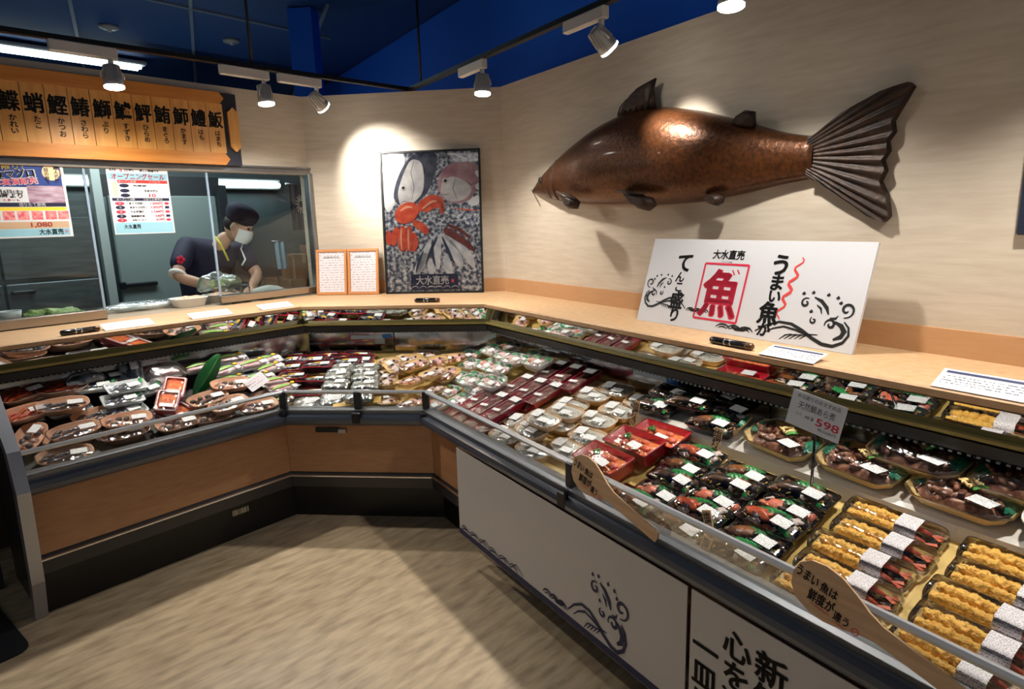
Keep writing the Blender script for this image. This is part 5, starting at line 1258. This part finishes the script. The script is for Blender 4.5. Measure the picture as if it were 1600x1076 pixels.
# --- cream octagonal trays of simmered fish
aras = []
for v in range(2):
    t = proto('simmered_fish_tray', 'fish tray'); out = octo(.130, .080, .036)
    tray_mb(out, .030, .82, .05).build('tray', M_creamy, t)
    mb = mound_mb(octo(.105, .058, .03), 1, .014, .018, .012, 28, None, 0, v * 4 + 1)
    for k in range(26): mb.ell((-.088 + .0070 * k, .034 * sin(k * 1.9 + v), .036 + .005 * cos(k * 2.3)), (.019 + .006 * sin(k), .010, .009), rmat(z=k * 1.1, x=.5 * sin(k), y=.4 * cos(k)), .8, 60, 10, 7, k % 2, k + v * 20)
    mb.build('simmered_fish', [M_ara, mat('simmered_dark', (66, 40, 32), .22, col2=(140, 94, 72), scale=50, coat=.5, bump=.4, bscale=80)], t)
    mb = MB()
    for k in range(14): mb.ell((.010 + .018 * cos(k * 2.4), .020 + .012 * sin(k * 2.4), .055), (.014, .004, .004), rmat(z=k * 1.7, y=.3), .4, 80, 7, 5, 0, k)
    mb.build('ginger_shreds', M_ginger, t)
    mb = MB(); leaf_mb(mb, (.038, .004, .055), .038, .010, .8, teeth=4); mb.build('herb', M_parsley, t)
    mb = MB(); leaf_mb(mb, (-.098, .02, .030), .09, .030, 1.2); leaf_mb(mb, (.103, .012, .030), .085, .026, 1.8); mb.build('green_leaf', mat('leaf_teal', (40, 128, 98), .35), t)
    film_mb(out, .030, .030, .005, v * 2 + 1, .6).build('film', M_film, t); label_ob(t, .062, -.042, .0555, .060, .046, -.15, -.25)
    aras.append((t, 'octagonal simmered fish tray'))
ara = [(-1.190, 1.855, .054, -6), (-.925, 1.857, .054, -4), (-.655, 1.855, .054, -2), (-.80, 1.915, .088, -3), (-.53, 1.915, .088, -2)]
lay(aras, 'R', ara, None, 'octagonal trays of simmered fish', 'the glass divider', ['front of the raised shelf', 'behind against the steel'])

# --- clear packs of prawn tempura
temps = []
for v in range(3):
    t = proto('tempura_pack', 'tempura pack'); out = rr(.128, .0425, .014, 4)
    tray_mb(out, .014, .92, .04).build('base_tray', M_lid, t)
    for j in range(2):
        yy = -.018 + .036 * j; mb = MB(); n1, n2 = 64, 20; rings = []
        for i in range(n1 + 1):
            u = i / n1; x = -.114 + .166 * u; r_ = .0178 * (sin(pi * min(1, max(.04, u * .86 + .07))) ** .45) * (1 - .25 * u)
            rg = []
            for k in range(n2):
                a = 2 * pi * k / n2; p = Vector((x, r_ * cos(a), r_ * sin(a)))
                nz = noise.noise(Vector((x * 110 + v * 9 + j * 5, cos(a) * 2.0, sin(a) * 2.0 + v))) * .42 + noise.noise(Vector((x * 260, cos(a) * 4.6, sin(a) * 4.6 + j))) * .34
                rg.append((x, yy + p.y * (1 + nz), .024 + p.z * (1 + nz)))
            rings.append(rg)
        mb.loft(rings, 0, True); pr = mb.build('tempura_prawn', M_temp, t)
        mb = MB(); mb.tube([(.045, yy, .024), (.062, yy + .004, .021), (.088, yy, .018)], [.009, .007, .0045], 8)
        for sg in (-1, 1): mb.loft([[(.086, yy, .018), (.112, yy + sg * .013, .018), (.118, yy + sg * .004, .017), (.10, yy, .017)], [(.086, yy, .0165), (.112, yy + sg * .013, .0165), (.118, yy + sg * .004, .0155), (.10, yy, .0155)]], 0)
        mb.build('prawn_tail', M_shrimpt, pr)
    mb = MB()
    R_ = lambda k, kk, z: [(x * k, y * kk, z) for x, y in out]
    mb.loft([R_(1, 1, .013), R_(1.0, 1.0, .016), R_(.975, .90, .042), R_(.95, .70, .052), R_(.93, .3, .055)], 0, True, False, True); mb.build('clear_lid', M_lid, t)
    mb = MB(); rows = [[(x, .041 * cos(a) * (1 if sin(a) < .6 else .93), .0165 + .0395 * min(1, sin(a) * 1.25)) for a in [pi * (.06 + .88 * k / 12) for k in range(13)]] for x in (.018, .072)]
    mb.loft(rows, 0, True, False, False, closed=False); mb.build('paper_band', M_tmplbl, t)
    temps.append((t, 'clear tempura pack'))
tem = [(-.765 + .012 * (k % 2), o_, l_, -2 + k % 3) for k, (o_, l_) in enumerate(((1.396, 0), (1.479, 0), (1.562, .002), (1.645, .002), (1.727, .0)))] + \
      [(-.475 + .010 * (k % 2), o_, l_, -2 + (k + 1) % 3) for k, (o_, l_) in enumerate(((1.396, 0), (1.479, 0), (1.562, .002), (1.645, .002), (1.727, .0)))]
lay(temps, 'R', tem, None, 'tempura packs', 'the black trays', ['row at the rail', 'second row from the rail', 'third row from the rail', 'fourth row from the rail', 'row before the raised shelf'], step=.05)
lay(temps, 'R', [(-.19, o_, 0, 0) for o_ in (1.396, 1.479, 1.562, 1.645)], 'tempura pack at the far case end', 'tempura packs', 'there', ['row at the rail', 'second row from the rail', 'third row from the rail', 'fourth row from the rail'], step=.05)

# --- white bowls at the picture's edge
t = proto('deli_bowl', 'bowl'); out = boat(.062, .062, 2.2)
tray_mb(out, .045, .72, .05).build('bowl', M_foamw, t)
mound_mb(out, .88, .030, .008, .006, 60).build('salad', mat('salad', (214, 186, 150), .5, col2=(150, 110, 80), scale=60), t)
film_mb(out, .045, .008, .001, 4, .85).build('clear_lid', M_lid, t); label_ob(t, .01, .0, .0545, .05, .035)
lay([(t, 'round white lidded bowl')], 'R', [(-.455, 1.835, .055, 0), (-.440, 1.945, .055, 0)], None, 'white lidded bowls', 'the simmered fish', ['in front on the raised shelf', 'behind on the raised shelf'], step=.05)

# ------------------------------------------------------------------ corner case
t = proto('maroon_fish_box', 'fish box'); out = rr(.085, .046, .006, 3)
tray_mb(out, .040, .9, .06).build('box', mat('box_dark', (44, 22, 30), .3, coat=.4), t)
mb = MB(); R_ = lambda k, z: [(x * k, y * (1 - (1 - k) * 1.8), z) for x, y in out]
mb.loft([R_(1.01, .036), R_(1.015, .0425), R_(.95, .0425), R_(.95, .038)], 0, False, False, False); mb.build('red_rim', M_redtray, t)
mb = MB()
for k in range(5): mb.ell((-.05 + .024 * k, .004 * (k % 2), .036), (.032, .012, .009), rmat(z=.5 + .1 * k), .4, 50, 10, 7, k % 2, k)
mb.ell((.0, .008, .044), (.026, .008, .005), rmat(z=.2), .4, 60, 9, 6, 2); mb.build('fish_pieces', [M_sil, M_dkfish, mat('lemon', (240, 196, 40), .4)], t)
film_mb(out, .0425, .008, .002, 3, .8).build('film', M_film, t); label_ob(t, .045, -.012, .0522, .05, .034, .05)
cred = [(-1.56, 3.50, .045, 2, .05), (-1.70, 3.53, .03, 4, .05), (-1.39, 3.56, .02, 0, .08), (-1.27, 3.51, .04, -2, .08), (-1.47, 3.38, .075, 2, -.1), (-1.665, 3.42, .04, 6, 0), (-1.33, 3.455, .055, 0, 0), (-1.60, 3.32, .04, 4, -.1), (-1.475, 3.30, .030, 0, -.2), (-1.46, 3.22, .0, 3, -.1), (-1.52, 3.63, .0, 2, 0), (-1.33, 3.64, .0, -3, 0), (-1.74, 3.63, .0, 5, 0)]
lay([(t, 'dark red-rimmed fish box')], 'C', cred, None, 'red-rimmed fish boxes', 'the kitchen side', ['front of the corner case', 'middle of the corner case', 'back of the corner case'], step=.10)
# silver bags of small fish
t = proto('silver_fish_bag', 'fish bag')
mb = MB(); mb.ell((0, 0, .017), (.073, .050, .017), disp=.25, freq=40, seg=22, rings=10, pw=.6); mb.build('small_fish', M_bagsil, t)
mb = MB(); mb.ell((0, 0, .018), (.080, .056, .020), disp=.25, freq=34, seg=24, rings=10, seed=2, pw=.6); mb.build('clear_bag', M_bag, t)
label_ob(t, .02, .012, .0395, .055, .036, .1)
silver = [(-1.33, 3.36, .075, 2), (-1.185, 3.36, .075, -3), (-1.325, 3.29, .07, 4), (-1.16, 3.28, .07, 0), (-1.31, 3.22, .06, -4), (-1.14, 3.21, .06, 3), (-1.30, 3.14, .018, 0, .35), (-1.435, 3.115, .01, 8, .3), (-1.15, 3.13, .048, 0, .1)]
lay([(t, 'bag of small silver fish')], 'C', silver, None, 'bags of small silver fish', 'the red-rimmed boxes', ['lowest at the glass', 'front of the pile', 'middle of the pile', 'top of the pile'], step=.055)
t = thing('carton', 'golden carton printed with capitals tilted under the silver fish bags', 'box', deckM('C', -1.16, 3.125, .0, radians(12)))
mb = MB(); mb.box((0, 0, .021), (.25, .06, .042)); mb.build('box_body', mat('carton_gold', (206, 168, 88), .4), t)
mb = MB(); put_text(mb, 'SHU', -.05, .021, .022, 0, VERT, (0, -.031, 0), 0, width=.06, bold=.03); mb.build('lettering', M_ink, t)
# octagonal trays of shellfish and squid
octs = []
for v in range(2):
    t = proto('seafood_tray', 'seafood tray'); out = octo(.088, .058, .028)
    tray_mb(out, .024, .82, .05).build('tray', M_creamy, t)
    mb = MB()
    for k in range(7): mb.ell((-.055 + .018 * k, .018 * sin(k * 2 + v), .022), (.026, .016, .010), rmat(z=k * .9), .5, 50, 10, 7, (k + v) % 3 % 2, k + v * 9)
    for k in range(3): mb.ell((-.04 + .04 * k, .014 * (-1) ** k, .032), (.012, .008, .005), rmat(z=k), .4, 60, 8, 6, 2, k)
    mb.build('seafood', [M_whitefish if v == 0 else M_pinkfish, mat('squid', (206, 176, 168), .3, col2=(160, 120, 116), scale=40), M_shell], t)
    film_mb(out, .024, .012, .004, v * 5, .7).build('film', M_film, t); label_ob(t, -.03, -.018, .0365, .044, .032, .2)
    octs.append((t, 'octagonal seafood tray'))
octi = [(-.985, 3.55, .03, 0, .1), (-.83, 3.52, .03, 15, .1), (-1.045, 3.46, .04, -50, .1), (-.925, 3.45, .05, 30, 0), (-1.045, 3.31, .035, -72, -.1), (-.905, 3.27, .05, 60, -.25), (-.80, 3.37, .04, 50, -.1), (-.73, 3.40, .02, 60, 0), (-1.0, 3.16, .0, -78, -.3), (-.87, 3.14, .0, 40, -.2), (-.79, 3.26, .0, 48, -.1), (-1.10, 3.58, .0, 10, .0), (-.91, 3.66, .0, -8, .0), (-.73, 3.60, .01, 12, .0), (-1.09, 3.40, .0, -60, 0)]
lay(octs, 'C', octi, None, 'octagonal seafood trays', 'the silver bags', ['front by the glass', 'second row back', 'third row back', 'back row by the steel'], step=.09)

# ------------------------------------------------------------------ case under the serving window
boats = []
for v in range(4):
    t = proto('fish_boat_tray', 'fish tray'); out = boat(.105, .056, 2.6)
    tray_mb(out, .036, .72, .045).build('tray', M_peach, t)
    m1, m2, nm = [(M_sil, M_dkfish, 'small fish'), (M_shell, M_shell, 'dark shellfish'), (M_whitefish, M_dkfish, 'fish pieces'), (M_salmon, M_redfish, 'red prawns')][v]
    mb = MB()
    for k in range(11): mb.ell((-.07 + .014 * k, .020 * sin(k * 2.2 + v), .026 + .003 * (k % 2)), ((.026, .009, .008) if v in (0, 3) else (.015, .013, .010)), rmat(z=.5 * sin(k * 3) + .3), .4, 60, 9, 6, k % 2, k + v * 13)
    mb.build('seafood', [m1, m2], t)
    film_mb(out, .036, .006, .003, v * 2, .8).build('film', M_film, t); label_ob(t, .048, -.006, .0438, .06, .034, -.1)
    boats.append((t, f'peach tray of {nm}'))
bt = {0: [(.78, 3.36, .0, 5), (.590, 3.135, 0, -4), (.640, 3.235, .0, 2), (.655, 3.225, .038, 6), (.665, 3.41, .05, -5)], 2: [(.86, 3.215, .04, -5), (.835, 3.19, .0, 0), (1.06, 3.165, .0, 4), (1.44, 3.12, .02, 0), (1.385, 3.285, .06, -8), (.505, 3.29, .01, 60), (1.22, 3.155, .0, -3), (1.50, 3.20, .0, 10)],
      1: [(1.30, 3.145, .05, 12), (1.235, 3.23, .045, 10)], 3: [(.70, 3.535, .06, -4), (.55, 3.54, .06, 20), (.525, 3.42, .04, 12)]}
for v, its in bt.items():
    lay([boats[v]], 'L', its, None, 'peach boat trays under the serving window', 'the chrome end frame', ['nearer the rail', 'behind it', 'against the steel'] if v != 2 else ['along the rail', 'second row back', 'back row'], step=.12)
t = proto('fish_tray', 'fish tray'); out = rr(.090, .050, .014)
tray_mb(out, .018, .84, .06).build('tray', M_foamw, t)
mb = MB()
for k in range(4): mb.ell((-.045 + .028 * k, 0, .017), (.036, .013, .009), rmat(z=.6), .3, 40, 12, 7, k % 2, k)
mb.build('fish', [M_sil, M_dkfish], t)
mb = MB(); leaf_mb(mb, (.07, .02, .02), .06, .012, 1.2); mb.build('green_leaf', M_leaf, t)
film_mb(out, .018, .010, .004, 6, .7).build('film', M_film, t); label_ob(t, .03, -.012, .0305, .055, .036, .1)
lay([(t, 'white silver-fish tray')], 'L', [(.935, 3.42, .085, 0), (.90, 3.375, .055, -4), (.895, 3.335, .02, 4), (.83, 3.50, .07, -12), (.90, 3.56, .07, -6), (1.0, 3.54, .09, 80, .45), (1.02, 3.42, .05, 8), (.70, 3.47, .0, 4)], None, 'white silver-fish trays', 'the chrome end frame', ['lowest of the pile', 'top of the pile', 'leaning at the back'], step=.07)
# bags
for lab, s, o, l_, rx, ry in (('puffed clear bag of orange prawns on a dark bowl', 1.145, 3.515, .03, .105, .075), ('clear bag of greenish fish beside the red prawn tray', .80, 3.565, .03, .085, .05)):
    t = thing('seafood_bag', lab, 'bag', deckM('L', s, o, l_))
    mb = MB(); mb.ell((0, 0, .045), (rx, ry, .048), disp=.3, freq=20, seg=28, rings=14, seed=s); mb.build('clear_bag', film_mat('bag_hazy', (.9, .94, .96), 2.2, .22, .3, .7, 45), t)
    mb = MB()
    for k in range(7): mb.ell((-.03 + .012 * k, .02 * sin(k * 2), .058), (.022, .008, .010), rmat(z=k), .4, 60, 8, 6, 0, k)
    mb.build('prawns', M_salmon if rx > .1 else M_sil, t)
    mb = MB(); mb.ell((0, 0, .022), (rx * .85, ry * .8, .02), disp=.3, freq=25, seg=20, rings=8); mb.build('lower_contents', M_whitefish if rx > .1 else M_dkfish, t)
# pink boxes of roe
t = proto('pink_roe_box', 'roe box'); out = rr(.052, .082, .010, 3)
tray_mb(out, .026, .9, .06).build('box', mat('tray_pink', (206, 110, 112), .35), t)
mb = MB(); mb.loft([[(x * k, y * (1 - (1 - k) * .62), z) for x, y in out] for k, z in ((.90, .0275), (.90, .0295), (.78, .0295), (.78, .0275))], 0, False, False, False); mb.build('white_rim', M_foamw, t)
mound_mb(rr(.040, .068, .01), 1, .014, .013, .003, 70).build('sea_urchin', M_egg, t)
film_mb(out, .0285, .004, .001, 2, .85).build('film', M_film, t); label_ob(t, 0, -.045, .0345, .06, .026)
lay([(t, 'pink box of orange roe')], 'L', [(1.06, 3.27, .06, -28, .1), (1.13, 3.36, .065, -28, .1), (1.075, 3.24, .015, -70)], None, 'pink roe boxes', 'the chrome end frame', ['laid flat at the bottom', 'propped in front', 'propped behind'], step=.025)
# loose fish packs near the corner
packs = []
for v in range(2):
    t = proto('fish_pack', 'fish pack')
    out = rr(.092, .046, .012); tray_mb(out, .016, .86, .05).build('tray', M_foamw, t)
    mb = MB()
    for k in range(2): mb.ell((-.005, -.018 + .034 * k, .020), (.082, .016, .012), rmat(z=.06 * (-1) ** k), .3, 30, 18, 8, k % 2, k + v)
    mb.build('whole_fish', [mat('pack_pinkfish', (214, 160, 164), .3, col2=(232, 214, 214), scale=20, stretch=(1, 5, 1)), M_sil if v else M_pinkfish], t)
    mb = MB(); leaf_mb(mb, (-.02, 0, .030), .12, .013, .12); mb.build('green_sprig', mat('sprig', (150, 200, 96), .4), t)
    mb = MB(); mb.ell((.05, .016, .033), (.014, .011, .005), seg=10, rings=6); mb.build('lemon_slice', mat('lemon', (240, 196, 40), .4), t)
    film_mb(out, .016, .018, .005, v, .6).build('film', M_film, t); label_ob(t, .055, -.02, .0345, .045, .03, .1)
    packs.append((t, 'filmed pink fish pack'))
pk = [(1.325, 3.50, .065, 0), (1.44, 3.435, .06, 8), (1.50, 3.52, .07, -4), (1.43, 3.39, .03, -5), (1.58, 3.43, .07, 3), (1.68, 3.47, .055, 0), (1.655, 3.39, .05, 6), (1.56, 3.335, .045, 0), (1.63, 3.275, .04, -8), (1.60, 3.16, .0, 4), (1.64, 3.20, .04, 0)]
lay(packs, 'L', pk, None, 'pink fish packs by the corner', 'the green leaf', ['front by the glass', 'second row back', 'third row back', 'back row by the steel'], step=.085)
# big green leaf and the dark-bowl leaf
t = thing('bamboo_leaf', 'large upright dark green leaf behind the pink roe boxes', 'leaf', deckM('L', 1.265, 3.375, .05) @ Matrix.Rotation(radians(62), 4, 'X') @ Matrix.Rotation(radians(50), 4, 'Z'))
mb = MB(); leaf_mb(mb, (.07, 0, 0), .25, .046, 0, arch=.02, teeth=12, jag=1.0); mb.build('blade', mat('leaf_deep', (22, 84, 40), .35, col2=(30, 104, 48), scale=8, stretch=(1, 18, 1)), t)
mb = MB(); mb.tube([(-.05, 0, .004), (.02, 0, .016), (.10, 0, .020), (.18, 0, .010)], [.003, .0025, .002, .001], 6); mb.build('midrib', mat('midrib', (60, 130, 60), .4), t)
t = thing('price_card', 'blank-backed white price card tilted over the fish packs by the corner', 'price card', deckM('L', 1.50, 3.245, .085) @ Matrix.Rotation(radians(28), 4, 'X') @ Matrix.Rotation(radians(22), 4, 'Z'))
mb = MB(); mb.box((0, 0, .02), (.125, .072, .0012)); mb.build('card_face', mat('pack_card', (240, 236, 240), .5), t)
mb = MB(); mb.box((0, .0, .0209), (.10, .04, .0004)); mb.build('printed_lines', print_mat('pack_card_lines', (240, 236, 240), (196, 150, 170), 70, 110, .5, .4), t)
mb = MB(); mb.tube([(0, -.03, .018), (0, -.035, -.05)], .002, 6); mb.build('clip', M_acrylic, t)

# ------------------------------------------------------------------ beyond the case end: dark work stand and floor mat
t = thing('work_stand', 'dark stand with a black mesh shelf beyond the chrome end of the case', 'stand', LM.copy())
mb = MB(); mb.box((.02, 3.72, .80), (.66, .44, .03), bev=.005); mb.build('lower_shelf', mat('stand_blue', (52, 62, 78), .25, metal=.4), t)
mb = MB()
for k in range(14): mb.box((-.30 + .048 * k, 3.72, 1.005), (.006, .42, .006))
for k in range(9): mb.box((.02, 3.52 + .05 * k, 1.011), (.66, .006, .006))
mb.build('mesh_shelf', M_black, t)
mb = MB(); mb.box((.02, 3.925, .55), (.66, .02, 1.06)); mb.build('back_panel', mat('stand_back', (58, 42, 36), .5), t)
for s in (-.30, .34):
    for o in (3.52, 3.90):
        mb = MB(); mb.box((s, o, .55), (.025, .025, 1.1)); mb.build('leg', M_darkgrey, t)
mb = MB()
ctr = Vector((-2.76, 1.64)); pts = rr(.36, .62, .05)
a_ = radians(-32); mb.prism([(ctr.x + x * cos(a_) - y * sin(a_), ctr.y + x * sin(a_) + y * cos(a_)) for x, y in pts], .001, .012)
tag(mb.build('floor_mat', M_mat), 'black floor mat on the floor beyond the chrome end of the case', 'mat')

for pr in PROTOS:
    if 'placed' in pr: del pr['placed']
bpy.context.view_layer.update()
